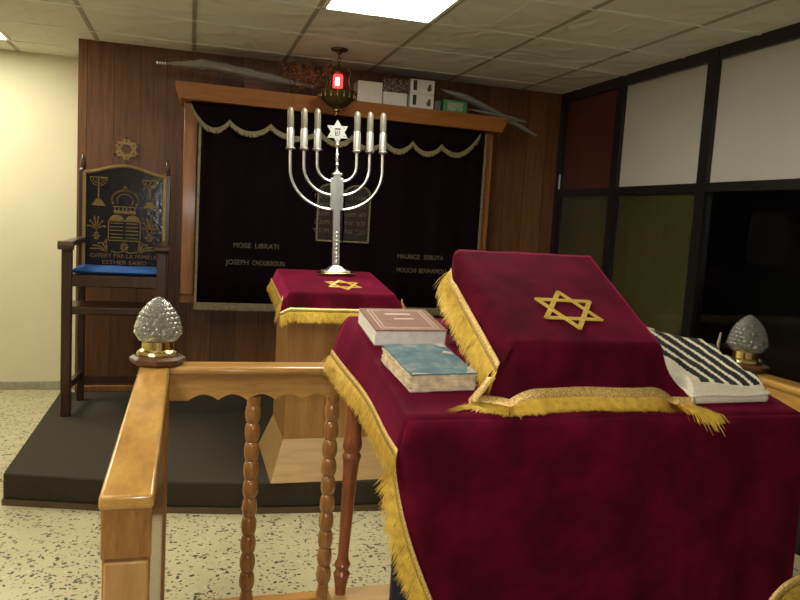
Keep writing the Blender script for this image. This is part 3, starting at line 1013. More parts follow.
# cover over the stand
cv = thing('stand_cover', 'small maroon velvet cover with gold star and fringe on the oak stand', 'cover', (0.75, 3.8, 1.06))
begin(cv)
x0, x1, y0, y1 = tx0 - 0.008, tx1 + 0.008, ty0 - 0.008, ty1
P = []
NX, NY = 30, 24
for i in range(-6, NX + 7):
    row = []
    for j in range(-7, NY + 1):
        u = min(max(i, 0), NX) / NX
        w = min(max(j, 0), NY) / NY
        x, y_ = lerp(x0, x1, u), lerp(y0, y1, w)
        z = zA(y_)
        dx = (i / 6 if i < 0 else (i - NX) / 6 if i > NX else 0)      # -1..1
        dy = (j / 7 if j < 0 else 0)
        if dx: x += dx * 0.026
        if dy: y_ += dy * 0.018 + dy * dy * 0.004 * sin(u * 14)
        drop = 0.0
        if dx and dy:
            k = max(abs(dx), abs(dy))
            drop = 0.085 * abs(dy) + 0.02 * abs(dx)
            x += dx * 0.02 * abs(dy)
            y_ -= 0.012 * abs(dx * dy)
        elif dx: drop = 0.062 * abs(dx)
        elif dy: drop = 0.085 * abs(dy)
        r_ = 0.004 if (dx or dy) else 0
        row.append(Vector((x, y_, z - drop - r_ * 0)))
    P.append(row)
part('velvet_cloth', MB().grid(P), M_velvet, cv, solid=0.004, subsurf=1)
st_ = MB()
hexagram(st_, (0.765, 3.685, zA(3.685) + 0.0035), (1, 0.02, 0), (0, 1, 0.12), 0.108, 0.018, 0.002)
for v_ in st_.v: v_.x = 0.765 + (v_.x - 0.765) * 0.85
part('star_emblem', st_, M_star, cv)
nrow = len(P)
frontline = [P[i][0] for i in range(nrow)]
leftline = [P[0][j] for j in range(len(P[0]))]
rightline = [P[-1][j] for j in range(len(P[0]))]
fl_off = [p_ + Vector((0, -0.004, 0.012)) for p_ in frontline]
band(fl_off, [(0, -0.1, -1)] * nrow, 0.018)
thread([p_ + Vector((0, -0.004, 0.0)) for p_ in frontline], [(0, -0.25, -1)] * nrow, 0.06, 0.003, 0.0035, 0.25, layers=3)
for ln, sx in ((leftline, -1), (rightline, 1)):
    band([p_ + Vector((sx * 0.004, 0, 0.012)) for p_ in ln], [(sx * 0.1, 0, -1)] * len(ln), 0.018)
    thread([p_ + Vector((sx * 0.004, 0, 0)) for p_ in ln], [(sx * 0.45, 0, -1)] * len(ln), 0.058, 0.003, 0.0035, 0.25, layers=3)

# ------------------------------------------------------------------ menorah (slightly leaning)
mzb = zA(3.96) + 0.0035
mo = Vector((0.775, 3.96, mzb))
men = thing('menorah', 'silver seven armed menorah with tall electric candles and central star', 'menorah', mo)
men.rotation_euler = (0.0, math.radians(-2.0), 0)


def mp(x, z, y_=0): return (mo.x + x, mo.y + y_, mo.z + z)


b = MB().box(mo.x - 0.10, mo.x + 0.10, mo.y - 0.065, mo.y + 0.065, mo.z + 0.001, mo.z + 0.009)
part('gilt_plate', b, M_brass, men, bevel=0.002)
b = MB().box(mo.x - 0.07, mo.x + 0.07, mo.y - 0.06, mo.y + 0.06, mo.z + 0.009, mo.z + 0.02)
b.hexa([mp(-0.05, 0.02, -0.045), mp(0.05, 0.02, -0.045), mp(0.05, 0.02, 0.045), mp(-0.05, 0.02, 0.045), mp(-0.022, 0.045, -0.02), mp(0.022, 0.045, -0.02), mp(0.022, 0.045, 0.02), mp(-0.022, 0.045, 0.02)])
part('foot', b, M_silver, men, bevel=0.002)
b = MB().box(mo.x - 0.018, mo.x + 0.018, mo.y - 0.016, mo.y + 0.016, mo.z + 0.044, mo.z + 0.535)
for k in range(8):
    b.lathe([(0.0, -0.008), (0.007, -0.006), (0.009, 0), (0.007, 0.006), (0, 0.008)], mp(0.0, 0.07 + k * 0.022, -0.014), 8)
part('stem', b, M_silver, men, bevel=0.002)
b = MB()
for sx in (-1, 1):
    b.box(mo.x + sx * 0.026 - 0.0085, mo.x + sx * 0.026 + 0.0085, mo.y - 0.012, mo.y + 0.012, mo.z + 0.345, mo.z + 0.515)
b.box(mo.x - 0.026, mo.x + 0.026, mo.y - 0.02, mo.y + 0.02, mo.z + 0.53, mo.z + 0.542)
part('bracket', b, M_silver, men, bevel=0.002)
prof = [(0.012, 0.54), (0.016, 0.548), (0.007, 0.558), (0.006, 0.58), (0.011, 0.588), (0.006, 0.597), (0.009, 0.615), (0.006, 0.632), (0.01, 0.64), (0.006, 0.648), (0.005, 0.675), (0.012, 0.685), (0.014, 0.69), (0.004, 0.70)]
part('spindle', MB().lathe(prof, mo, 14), M_silver, men)
s_ = MB()
zc = 0.758
pts = []
for k in range(12):
    R_ = 0.064 if k % 2 == 0 else 0.064 / math.sqrt(3)
    pts.append(mp(R_ * sin(k * PI / 6), zc + R_ * cos(k * PI / 6), -0.004))
s_.prism(pts, (0, 0.008, 0))
so = part('star_plate', s_, M_satin, men)
g = MB().box(mo.x - 0.016, mo.x + 0.016, mo.y - 0.006, mo.y - 0.004, mo.z + zc + 0.012, mo.z + zc + 0.019)
m_ = letters('ש', 0.043, mp(-0.017, zc - 0.02, -0.0045), (1, 0, 0), (0, 0, 1), 0.002)
g.add(m_.v, m_.f)
for k in range(6):
    a = k * PI / 3
    g.lathe([(0, -0.001), (0.0035, -0.001), (0.0035, 0.001), (0, 0.001)], mp(0.042 * sin(a), zc + 0.042 * cos(a), -0.0045), 8)
part('cut_letter', g, M_darkprint, so)
for R_, zj in ((0.107, 0.497), (0.178, 0.425), (0.25, 0.348)):
    ztop = 0.655
    for sx in (-1, 1):
        pts = []
        cx_, cz_ = R_ - (R_ - 0.02), zj
        rx, rz = R_ - 0.02, (0.085 if R_ < 0.12 else 0.15 if R_ < 0.2 else 0.21)
        for k in range(15):
            a = k / 14 * PI / 2
            pts.append(mp(sx * (0.02 + rx * sin(a)), zj + rz * (1 - cos(a))))
        pts.append(mp(sx * R_, ztop))
        br = part('branch', MB().tube(pts, 0.0075, 8), M_silver, men)
        c_ = part('candle_cup', MB().lathe([(0.0, ztop - 0.005), (0.01, ztop - 0.005), (0.024, ztop + 0.004), (0.027, ztop + 0.008), (0.02, ztop + 0.012), (0.0, ztop + 0.013)], mp(sx * R_, 0), 18), M_satin, br)
        part('candle_sleeve', MB().lathe([(0.0, ztop + 0.012), (0.0195, ztop + 0.013), (0.0195, ztop + 0.10), (0.017, ztop + 0.112), (0.0, ztop + 0.113)], mp(sx * R_, 0), 18), M_satin, br)
        part('bulb', MB().lathe([(0.0, ztop + 0.112), (0.017, ztop + 0.112), (0.0175, ztop + 0.15), (0.0172, ztop + 0.195), (0.014, ztop + 0.209), (0.007, ztop + 0.217), (0.0, ztop + 0.219)], mp(sx * R_, 0), 16), M_bulb, br)

# ------------------------------------------------------------------ railings
RZ = 0.92
rl = thing('railing', 'honey coloured wooden railing with bobbin turned balusters, corner lamp at left', 'railing', (-0.09, 2.48, 0))
hand = MB()
hand.box(-0.139, -0.046, 1.335, 2.44, RZ - 0.028, RZ)
part('handrail', hand, M_pine, rl, bevel=0.007, segs=3)
hand = MB().box(-0.055, 0.535, 2.43, 2.535, RZ - 0.028, RZ)
part('handrail', hand, M_pineX, rl, bevel=0.011, segs=3)
part('end_block', MB().box(-0.136, -0.049, 1.35, 1.44, RZ - 0.125, RZ - 0.028), M_pineZ, rl, bevel=0.004)
part('side_rail', MB().box(-0.131, -0.054, 1.44, 2.44, RZ - 0.125, RZ - 0.028), M_pine, rl, bevel=0.003)
part('end_post', MB().box(-0.134, -0.051, 1.362, 1.445, 0.0, RZ - 0.125), M_pineZ, rl, bevel=0.003)
part('end_board', MB().box(-0.130, -0.054, 1.350, 1.362, 0.0, RZ - 0.13), M_pineL, rl, bevel=0.004)
part('side_panel', MB().box(-0.075, -0.055, 1.445, 2.44, 0.05, RZ - 0.125), M_pineZ, rl)
part('corner_post', MB().box(-0.14, -0.045, 2.44, 2.54, 0.0, RZ), M_pineZ, rl, bevel=0.006)
hx = []
part('post_cap', MB().lathe([(0.0, RZ), (0.075, RZ), (0.088, RZ + 0.012), (0.088, RZ + 0.022), (0.076, RZ + 0.03), (0.0, RZ + 0.03)], (-0.085, 2.49, 0), 8), M_cap, rl, angle=20)
ap = []
xa, xb = -0.045, 0.53
n_ = 240
for i in range(n_ + 1):
    x = lerp(xa, xb, i / n_)
    z = 0.806
    if x > 0.015:
        ph = (x - 0.015) / 0.0935
        z = 0.806 + 0.02 * abs(sin(PI * ph)) ** 0.9
    ap.append((x, 2.45, z))
ap += [(xb, 2.45, RZ - 0.028), (xa, 2.45, RZ - 0.028)]
part('scalloped_apron', MB().prism(ap, (0, 0.028, 0)), M_pineX, rl)
part('bottom_rail', MB().box(-0.045, 0.53, 2.445, 2.50, 0.03, 0.09), M_pineX, rl, bevel=0.004)


def bobbin(cx, cy, z0, z1, pitch=0.0655, r=0.0265):
    pr = [(0.0, z0), (0.024, z0), (0.024, z0 + 0.012)]
    n = int((z1 - z0 - 0.02) / pitch)
    zz = z1 - 0.025 - n * pitch
    for k in range(n):
        for q in range(13):
            u = q / 13
            pr.append((r * (0.62 + 0.38 * sin(PI * (0.005 + 0.99 * u)) ** 0.5), zz + (k + u) * pitch))
    pr += [(0.0225, z1 - 0.024), (0.024, z1 - 0.02), (0.024, z1), (0.0, z1)]
    return MB().lathe(pr, (cx, cy, 0), 18)


b0 = part('baluster', bobbin(0.225, 2.465, 0.085, 0.815), M_pineZ, rl, origin=(0.225, 2.465, 0))
dup(b0, rl, (0.268, 0, 0))

# right hand railing
rr_ = thing('railing', 'honey coloured wooden railing end at right edge beyond the striped shawl', 'railing', (2.14, 2.40, 0))
part('handrail', MB().box(2.09, 2.19, 0.9, 2.35, RZ - 0.028, RZ), M_pine, rr_, bevel=0.011, segs=3)
part('handrail', MB().box(1.60, 2.10, 2.34, 2.445, RZ - 0.028, RZ), M_pineX, rr_, bevel=0.011, segs=3)
part('side_rail', MB().box(2.10, 2.18, 0.9, 2.36, RZ - 0.125, RZ - 0.028), M_pine, rr_)
part('corner_post', MB().box(2.09, 2.19, 2.345, 2.445, 0, RZ), M_pineZ, rr_, bevel=0.006)
part('scalloped_apron', MB().box(1.60, 2.10, 2.36, 2.388, 0.806, RZ - 0.028), M_pineX, rr_)
part('post_cap', MB().lathe([(0.0, RZ), (0.075, RZ), (0.088, RZ + 0.012), (0.088, RZ + 0.022), (0.076, RZ + 0.03), (0.0, RZ + 0.03)], (2.135, 2.40, 0), 8), M_cap, rr_, angle=20)
for x in (1.65, 1.92): part('baluster', bobbin(x, 2.375, 0.085, 0.815), M_pineZ, rr_, origin=(x, 2.375, 0))
part('bottom_rail', MB().box(1.60, 2.10, 2.35, 2.40, 0.03, 0.09), M_pineX, rr_)
part('end_post', MB().box(2.10, 2.18, 0.82, 0.9, 0, RZ), M_pineZ, rr_)
part('end_post', MB().box(1.55, 1.60, 2.35, 2.40, 0, RZ), M_pineZ, rr_)


def post_lamp(x, y_, label):
    z0 = RZ + 0.031
    t_ = thing('post_lamp', label, 'lamp', (x, y_, z0), 'pine cone glass lamps on the railing posts')
    part('brass_base', MB().lathe([(0.0, 0), (0.071, 0), (0.073, 0.006), (0.068, 0.014), (0.062, 0.018), (0.056, 0.022), (0.054, 0.052), (0.0, 0.053)], (x, y_, z0), 36), M_brass, t_)
    prof_ = []
    NZ = 60
    for i in range(NZ + 1):
        u = i / NZ
        if u < 0.12: r = lerp(0.064, 0.076, u / 0.12)
        else:
            w = (u - 0.12) / 0.88
            r = 0.076 * max(0.0, (1 - w ** 2.1)) ** 0.72 + 0.010 * (1 - w)*0
        prof_.append((max(r, 0.004), 0.052 + 0.152 * u))

    def fn(r, z, a, i):
        u = i / NZ
        if u < 0.14: return r
        rows = (u - 0.14) / 0.86 * 8
        k = math.floor(rows)
        fz = rows - k - 0.5
        nn = 16
        fa = ((a / (2 * PI) * nn + 0.5 * (k % 2)) % 1) - 0.5
        d2 = (fz * 2) ** 2 + (fa * 2) ** 2
        return r * (1 + (0.10 * math.sqrt(max(0, 1 - d2)) if d2 < 1 else 0))
    part('glass_globe', MB().lathe(prof_, (x, y_, z0), 160, fn), M_glass, t_, angle=60, solid=0.003)
    part('inner_bulb', MB().lathe([(0.0, 0.056), (0.013, 0.057), (0.013, 0.08), (0.02, 0.10), (0.022, 0.118), (0.016, 0.138), (0.0, 0.146)], (x, y_, z0), 18), M_bulb, t_)
    t_.scale = (0.91, 0.91, 0.92)


post_lamp(-0.085, 2.49, 'pine cone shaped glass lamp on left railing corner post')
post_lamp(2.135, 2.40, 'pine cone shaped glass lamp at right behind the striped shawl')

# ------------------------------------------------------------------ reading table under the maroon cloth
S = 0.16
zT = lambda y_: 1.055 + S * (y_ - 1.318)
FL, FR, BR_, BL = (0.412, 1.31), (1.325, 1.30), (1.35, 1.97), (0.428, 1.965)
tb = thing('reading_table', 'reading table with turned red brown leg beneath the maroon cloth', 'table', (0.87, 1.63, 0))
ins = 0.012
top = [(FL[0] + ins, FL[1] + ins), (FR[0] - ins, FR[1] + ins), (BR_[0] - ins, BR_[1] - ins), (BL[0] + ins, BL[1] - ins)]
part('tabletop', MB().hexa([(x, y_, zT(y_) - 0.04) for x, y_ in top] + [(x, y_, zT(y_) - 0.006) for x, y_ in top]), M_redleg, tb)
LEG = [(0.019, 0.0), (0.021, 0.02), (0.016, 0.05), (0.02, 0.36), (0.024, 0.38), (0.03, 0.40), (0.022, 0.41), (0.029, 0.425), (0.022, 0.435), (0.019, 0.45), (0.026, 0.66), (0.029, 0.69), (0.034, 0.705), (0.026, 0.715), (0.034, 0.728), (0.032, 0.745), (0.026, 0.76), (0.028, 0.83), (0.034, 0.85), (0.03, 0.87), (0.03, 1.0)]
for x, y_ in ((0.445, 1.925), (1.31, 1.925), (0.45, 1.40), (1.29, 1.40)):
    zt_ = zT(y_) - 0.045
    pr = [(0.0, 0.0)] + [(r * 0.78, z * (zt_ / 1.0)) for r, z in LEG] + [(0.0, zt_)]
    lg = MB().lathe(pr, (x, y_, 0), 18)
    for v_ in lg.v: v_.x -= (0.97 - v_.z) * (0.032 if x < 0.8 else -0.032) - 0.008
    part('leg', lg, M_redleg, tb, origin=(x, y_, 0))
part('shelf_board', MB().box(0.405, 1.35, 1.385, 1.955, 0.355, 0.385), M_oakX, tb, bevel=0.003)
part('front_panel', MB().box(0.415, 1.31, 1.362, 1.38, 0.05, 0.98), M_navy, tb)

# velvet cloth
cl = thing('table_cloth', 'large maroon velvet cloth with gold fringe draped over the reading table', 'cloth', (0.87, 1.6, 1.1))
begin(cl)
NU, NV = 44, 26


def top_pt(u, w):
    a = Vector(FL).lerp(Vector(FR), u)
    b_ = Vector(BL).lerp(Vector(BR_), u)
    c_ = a.lerp(b_, w)
    return Vector((c_.x, c_.y, zT(c_.y)))


m_ = MB()
P = []
for i in range(-8, NU + 9):
    row = []
    for j in range(0, NV + 1):
        u, w = min(max(i, 0), NU) / NU, j / NV
        p_ = top_pt(u, w)
        if i < 0 or i > NU:
            k = (-i if i < 0 else i - NU) / 8
            sx = -1 if i < 0 else 1
            p_.x += sx * ((0.012 + 0.030 * w * w) * k ** 0.6 + 0.004 * sin(w * 9 + 1) * k)
            p_.z -= (0.068 + 0.03 * w) * k + 0.004 * sin(w * 7) * k
        else:
            p_.z += 0.0012 * noise.noise(Vector((u * 9, w * 7, 0.3)))
        row.append(p_)
    P.append(row)
leftedge = [P[0][j] for j in range(NV + 1)]
rightedge = [P[-1][j] for j in range(NV + 1)]
# front drape joins the first column (j = 0); its left flap wraps round the corner
DR = 34
D = []
for r_ in range(DR + 1):
    q = r_ / DR
    zz = q * 0.60
    row = []
    for i in range(-8, NU + 9):
        u = min(max(i, 0), NU) / NU
        base = top_pt(u, 0)
        x, y_, z = base
        rnd = min(1, zz / 0.03)
        y_ -= 0.012 * rnd ** 0.5
        fold = 0.0
        if u > 0.45:
            fold = (u - 0.45) * zz * (0.055 * sin(u * 26 + 1.0 + zz * 1.2) + 0.035 * sin(u * 47 + 2))
        fold += 0.012 * zz * sin(u * 9)
        y_ -= fold * 1.2
        x += 0.185 * zz * (1 - u) ** 2 + 0.02 * zz * u
        z -= zz * (1.0 if u < 0.999 else 1)
        if i < 0:
            # the left flap wraps the table corner and tapers into the fold
            k = -i / 8
            m = min(1.0, zz / 0.36)
            ex, ey = lerp(FL[0] - 0.014, x - 0.004, m), lerp(FL[1] + 0.045, y_ + 0.006, m)
            if zz < 0.04:
                ey = lerp(FL[1], ey, zz / 0.04)
            bul = sin(PI * k) * 0.010 * (1 - m) * rnd
            x, y_ = lerp(x, ex, k ** 0.8) - bul, lerp(y_, ey, k ** 1.3) - bul * 0.5
            z -= 0.068 * k * (1 - m)
        elif i > NU:
            k = (i - NU) / 8
            x += 0.03 * k
            y_ += 0.07 * k
            z -= 0.05 * k
        row.append(Vector((x, y_, z)))
    D.append(row)
part('velvet_top', MB().grid(P), M_velvet, cl, solid=0.004)
part('velvet_front', MB().grid(D), M_velvet, cl, solid=0.004)
nl = len(leftedge)
lo = [p_ + Vector((-0.004, 0, 0.012)) for p_ in leftedge]
band(lo, [(-0.15, 0, -1)] * nl, 0.017)
thread([p_ + Vector((-0.006, 0, -0.003)) for p_ in leftedge], [(-0.15 - 0.5 * j / nl, 0, -1) for j in range(nl)], [0.046] * nl, 0.0016, 0.0018, 0.3, layers=3)
ro = [p_ + Vector((0.004, 0, 0.012)) for p_ in rightedge]
band(ro, [(0.15, 0, -1)] * nl, 0.017)
thread([p_ + Vector((0.006, 0, -0.003)) for p_ in rightedge], [(0.45, 0, -1)] * nl, [0.055] * nl, 0.003, 0.003, 0.3, layers=2)
be = [bl for bl in [P[i][NV] for i in range(len(P))]]
# the back hem: a short drop over the far edge
bm_ = MB().grid([[p_, p_ + Vector((0, 0.012, -0.012)), p_ + Vector((0, 0.016, -0.08))] for p_ in be[8:-8]])
part('velvet_back', bm_, M_velvet, cl, solid=0.004)
fe = [D[r_][0] for r_ in range(2, DR + 1)]
fo = [p_ + Vector((-0.005, -0.005, 0)) for p_ in fe]
fd = [(D[r_][3] - D[r_][0]) + Vector((0.002, -0.004, 0)) for r_ in range(2, DR + 1)]
band(fo, fd, 0.017)
thread([p_ + Vector((-0.004, -0.002, 0)) for p_ in fe], [(-0.45, 0.05, -0.85)] * len(fo), [0.05] * len(fo), 0.0016, 0.0018, 0.3, layers=3)
# right hand hem curling up at the lower right
arc = [(1.115 + 0.095 * (1 - cos(a)), 1.13 - 0.01 * sin(a), 0.70 + 0.082 * sin(a)) for a in [i * PI / 2 / 12 for i in range(13)]]
g = MB()
ribbon(g, arc, [(1, 0, -1)] * 13, 0.022)
part('hem_braid', g, M_braid, cl, solid=0.003)
g = MB()
fringe(g, [Vector(p_) + Vector((0.012, 0.001, -0.012)) for p_ in arc], [(0.7, 0.1, -0.8)] * 13, 0.05, 0.0016, 0.0018, 0.25, layers=3)
part('hem_fringe', g, M_gold, cl)

# ------------------------------------------------------------------ sloped lectern and its cover
Pz = lambda y_: 1.197 + 0.469 * (y_ - 1.40)
lec = thing('lectern', 'sloped wooden table lectern under the large maroon star cover', 'lectern', (0.84, 1.6, zT(1.6)))
part('slope_board', MB().hexa([(0.670, 1.405, zT(1.405) + 0.003), (0.985, 1.405, zT(1.405) + 0.003), (1.022, 1.75, zT(1.75) + 0.003), (0.670, 1.75, zT(1.75) + 0.003),
                               (0.670, 1.405, Pz(1.405) - 0.006), (0.985, 1.405, Pz(1.405) - 0.006), (1.022, 1.75, Pz(1.75) - 0.006), (0.670, 1.75, Pz(1.75) - 0.006)]), M_oak, lec)
lcv = thing('lectern_cover', 'maroon velvet cover with gold star and fringe over the sloped lectern', 'cover', (0.84, 1.55, 1.2))
begin(lcv)
TFL, TFR, TBR, TBL = Vector((0.666, 1.392, 1.190)), Vector((1.006, 1.392, 1.190)), Vector((1.026, 1.757, Pz(1.757))), Vector((0.662, 1.757, Pz(1.757)))
NU, NV = 36, 30
NS, ND = 8, 12
G = {}


def cov(i, j):
    """i: -NS..NU+NS across, j: -ND..NV along the slope"""
    u, w = min(max(i, 0), NU) / NU, min(max(j, 0), NV) / NV
    p_ = TFL.lerp(TFR, u).lerp(TBL.lerp(TBR, u), w)
    # soften the front and side ridges a little
    if j >= 0 and 0 <= i <= NU:
        p_.z += 0.0015 * noise.noise(Vector((u * 6, w * 6, 1.7)))
    sx = 0 if 0 <= i <= NU else (-1 if i < 0 else 1)
    k = 0 if sx == 0 else ((-i if i < 0 else i - NU) / NS)
    d = 0 if j >= 0 else -j / ND
    if d == 0 and sx:
        tp_ = min(1.0, (1 - w) / 0.16 + 0.02) ** 0.5
        p_.x += sx * ((0.034 if sx < 0 else 0.010) * k ** 0.6) * (0.35 + 0.65 * tp_)
        p_.z -= 0.052 * k ** 1.3 * tp_
    elif d and not sx:
        fl_ = 0.004 + 0.018 * d
        p_.y -= fl_ + 0.004 * d * sin(u * 11)
        zb_ = zT(p_.y) + 0.032
        edge = max(0, 1 - min(u, 1 - u) / 0.16)
        zb_ -= 0.024 * edge ** 2
        p_.x += (u - 0.5) * 0.05 * d
        p_.z = lerp(p_.z, zb_, d)
    elif d and sx:
        # corner gusset between the front drape and the side drop
        p_.y -= (0.004 + 0.018 * d) * (1 - 0.3 * k)
        p_.x += (u - 0.5) * 0.05 * d + sx * k * ((0.034 if sx < 0 else 0.010) + (0.050 if sx < 0 else 0.038) * d)
        side = p_.z - 0.052 * k ** 1.3
        zb_ = zT(p_.y) + 0.010 + 0.0 * k
        p_.z = lerp(side, zb_, d)
        p_.y += 0.025 * k * (1 - d) + (0.02 * sin(PI * k) * d if sx < 0 else -0.018 * k * d)
    return p_


P = [[cov(i, j) for j in range(-ND, NV + 1)] for i in range(-NS, NU + NS + 1)]
part('velvet_cloth', MB().grid(P), M_velvet, lcv, solid=0.004, angle=80)
be = [P[i][-1] for i in range(len(P))]
part('velvet_back', MB().grid([[p_, p_ + Vector((0, 0.012, -0.012)), Vector((p_.x, p_.y + 0.015, zT(p_.y) + 0.02))] for p_ in be]), M_velvet, lcv, solid=0.004)
st_ = MB()
slope_u = Vector((0, 1, 0.469)).normalized()
hexagram(st_, (0.838, 1.506, Pz(1.506) + 0.003), (1, -0.03, -0.015), slope_u + Vector((0.10, 0, 0)), 0.077, 0.0115, 0.0016)
part('star_emblem', st_, M_star, lcv)


def tfloor(q):
    if 0.39 < q.x < 1.35 and 1.293 < q.y < 1.98: return zT(q.y) + 0.002
    return None


fl_line = [P[i][0] + Vector((0, -0.005, 0.004)) for i in range(len(P))]
nf = len(fl_line)
dd = []
for i in range(nf):
    u = (i - NS) / NU
    e_ = max(0, abs(u - 0.5) - 0.36) / 0.25
    dd.append((min(1, e_) * (0.40 if u > 0.5 else -0.95), -0.70 + (-0.4 if u > 0.5 else 0.15) * min(1, e_), -0.7 + 0.4 * min(1, e_)))
band([p_ + Vector((0, -0.001, 0.003)) for p_ in fl_line], [(d_[0] * 0.25, -0.35, -1) for d_ in dd], 0.027)
lens = [0.060 + (0.030 if i > nf / 2 else 0.026) * min(1, max(0, abs((i - NS) / NU - 0.5) - 0.3) / 0.25) for i in range(nf)]
thread([p_ + Vector((0, -0.006, -0.014)) for p_ in fl_line], dd, lens, 0.0010, 0.0017, 0.22, floor=tfloor, layers=5, droop=0.9, segs=4)
sl = [P[0][j] for j in range(ND, ND + NV - 1)]
band([p_ + Vector((-0.005, 0, 0.012 * min(1, (len(sl) - n_) / 6))) for n_, p_ in enumerate(sl)], [(-0.35, 0, -1)] * len(sl), 0.022)
thread([p_ + Vector((-0.009, 0, -0.006)) for p_ in sl], [(-0.5, 0, -0.85)] * len(sl), 0.058, 0.0012, 0.0016, 0.3, floor=None, layers=4, droop=0.9)
gl = [P[0][j] for j in range(0, ND - 3)]
band([p_ + Vector((-0.002, -0.002, 0.0)) for p_ in gl], [(0.6, -0.5, 0)] * len(gl), 0.018)
sr = [P[-1][j] for j in range(ND, ND + NV - 3)]
band([p_ + Vector((0.005, 0, 0.004)) for p_ in sr], [(0.35, 0, -1)] * len(sr), 0.022)

# ------------------------------------------------------------------ books


def book(name, label, c00, cu, cv_, th, mcover, mpage, worn=False):
    """c00: near left corner on the cloth; cu: width vector; cv_: depth vector along the sloping table"""
    c00, cu, cv_ = Vector(c00), Vector(cu), Vector(cv_)
    nrm = cu.cross(cv_).normalized()
    t_ = thing(name, label, 'book', c00 + (cu + cv_) / 2, 'prayer books beside the lectern')

    def q(u, w, h_): return c00 + cu * u + cv_ * w + nrm * h_
    f_ = 0.003
    eu, ew = 0.012, 0.010
    pg = MB()
    if not worn:
        pg.hexa([q(eu * 0.3, ew, f_), q(1 - eu, ew, f_), q(1 - eu, 1 - ew, f_), q(eu * 0.3, 1 - ew, f_), q(eu * 0.3, ew, th - f_), q(1 - eu, ew, th - f_), q(1 - eu, 1 - ew, th - f_), q(eu * 0.3, 1 - ew, th - f_)])
    else:
        n = 9
        for k in range(n):
            a, b_ = lerp(f_, th - f_, k / n), lerp(f_, th - f_, (k + 0.94) / n)
            j = [random.uniform(-0.02, 0.045) for _ in range(4)]
            dz = [random.uniform(-0.0006, 0.0006) for _ in range(4)]
            pg.hexa([q(j[0], j[1], a), q(1 - j[2], j[1] * 0.4, a), q(1 - j[2], 1 - j[3], a), q(j[0] * 0.4, 1 - j[3], a), q(j[0], j[1], b_ + dz[0]), q(1 - j[2], j[1] * 0.4, b_ + dz[1]), q(1 - j[2], 1 - j[3], b_ + dz[2]), q(j[0] * 0.4, 1 - j[3], b_ + dz[3])])
    part('page_block', pg, mpage, t_)
    for h0, nm in ((0.0005, 'back_cover'), (th - f_, 'front_cover')):
        if not worn:
            o_ = MB().hexa([q(0, 0, h0), q(1, 0, h0), q(1, 1, h0), q(0, 1, h0), q(0, 0, h0 + f_), q(1, 0, h0 + f_), q(1, 1, h0 + f_), q(0, 1, h0 + f_)])
            c_ = part(nm, o_, mcover, t_)
        else:
            pts = []
            for (ua, wa), (ub, wb) in (((0, 0), (1, 0)), ((1, 0), (1, 1)), ((1, 1), (0, 1)), ((0, 1), (0, 0))):
                for k in range(8):
                    r1 = random.uniform(-0.008, 0.012)
                    pts.append(q(lerp(ua, ub, k / 8) + (r1 if ua == ub else 0), lerp(wa, wb, k / 8) + (r1 if wa == wb else 0), h0))
            c_ = part(nm, MB().prism(pts, nrm * f_), mcover if h0 > 0.01 else M_torn, t_)
        if h0 > 0.01: cover = c_
    part('spine', MB().hexa([q(0.985, 0, 0.0005), q(1.0, 0, 0.0005), q(1.0, 1, 0.0005), q(0.985, 1, 0.0005), q(0.985, 0, th), q(1, 0, th), q(1, 1, th), q(0.985, 1, th)]) if not worn else
         MB().hexa([q(0.97, 0.02, 0.002), q(1.01, 0.02, 0.002), q(1.01, 0.98, 0.002), q(0.97, 0.98, 0.002), q(0.975, 0.02, th - 0.002), q(1.0, 0.02, th - 0.002), q(1.0, 0.98, th - 0.002), q(0.975, 0.98, th - 0.002)]), mcover if not worn else M_torn, t_)
    return t_, cover, q, nrm


def on(x, y_, dz=0.0035): return Vector((x, y_, zT(y_) + dz))


a, b_, c_ = on(0.440, 1.716), on(0.625, 1.722), on(0.438, 1.900)
t_, cover, q, nrm = book('hardback_book', 'thick brown hardback prayer book behind the worn blue one', a, b_ - a, c_ - a, 0.042, M_cover, M_paper)
g = MB()
for m0 in (0.10, 0.15):
    bars(g, [q(m0, m0 * 0.8, 0.042), q(1 - m0, m0 * 0.8, 0.042), q(1 - m0, 1 - m0 * 0.8, 0.042), q(m0, 1 - m0 * 0.8, 0.042)], 0.0025, nrm, 0.0004, closed=True)
bars(g, [q(0.33, 0.72, 0.042), q(0.66, 0.72, 0.042)], 0.012, nrm, 0.0004)
bars(g, [q(0.40, 0.50, 0.042), q(0.66, 0.50, 0.042)], 0.009, nrm, 0.0004)
part('gilt_tooling', g, M_covgold, cover)
a, b_, c_ = on(0.448, 1.432), on(0.596, 1.442), on(0.432, 1.618)
t_, cover, q, nrm = book('worn_book', 'old prayer book with torn worn blue cover and yellowed pages', a, b_ - a, c_ - a, 0.040, M_blue, M_oldpaper, worn=True)
for pts in ([(0.72, 1.0), (1.0, 1.0), (1.0, 0.86), (0.9, 0.9), (0.85, 0.95)], [(0.82, 0.0), (1.0, 0.0), (1.0, 0.2), (0.93, 0.17), (0.9, 0.08)], [(0.0, 0.0), (0.3, 0.0), (0.2, 0.03), (0.05, 0.05)], [(0.8, 0.66), (0.97, 0.6), (0.99, 0.68), (0.88, 0.74)]):
    part('torn_patch', MB().prism([q(u, w, 0.0401) for u, w in pts], nrm * 0.0008), M_torn, cover)

# ------------------------------------------------------------------ folded prayer shawl
A, B, Cc, Dd = Vector((1.072, 1.352)), Vector((1.282, 1.360)), Vector((1.335, 1.66)), Vector((1.085, 1.80))
sh = thing('prayer_shawl', 'folded cream prayer shawl with black stripes on the maroon cloth', 'shawl', (1.19, 1.55, zT(1.55)))
TH = 0.043
NU, NV = 150, 46


def shp(u, w, h_):
    p_ = A.lerp(B, u).lerp(Dd.lerp(Cc, u), w)
    return Vector((p_.x, p_.y, zT(p_.y) + 0.004 + h_))


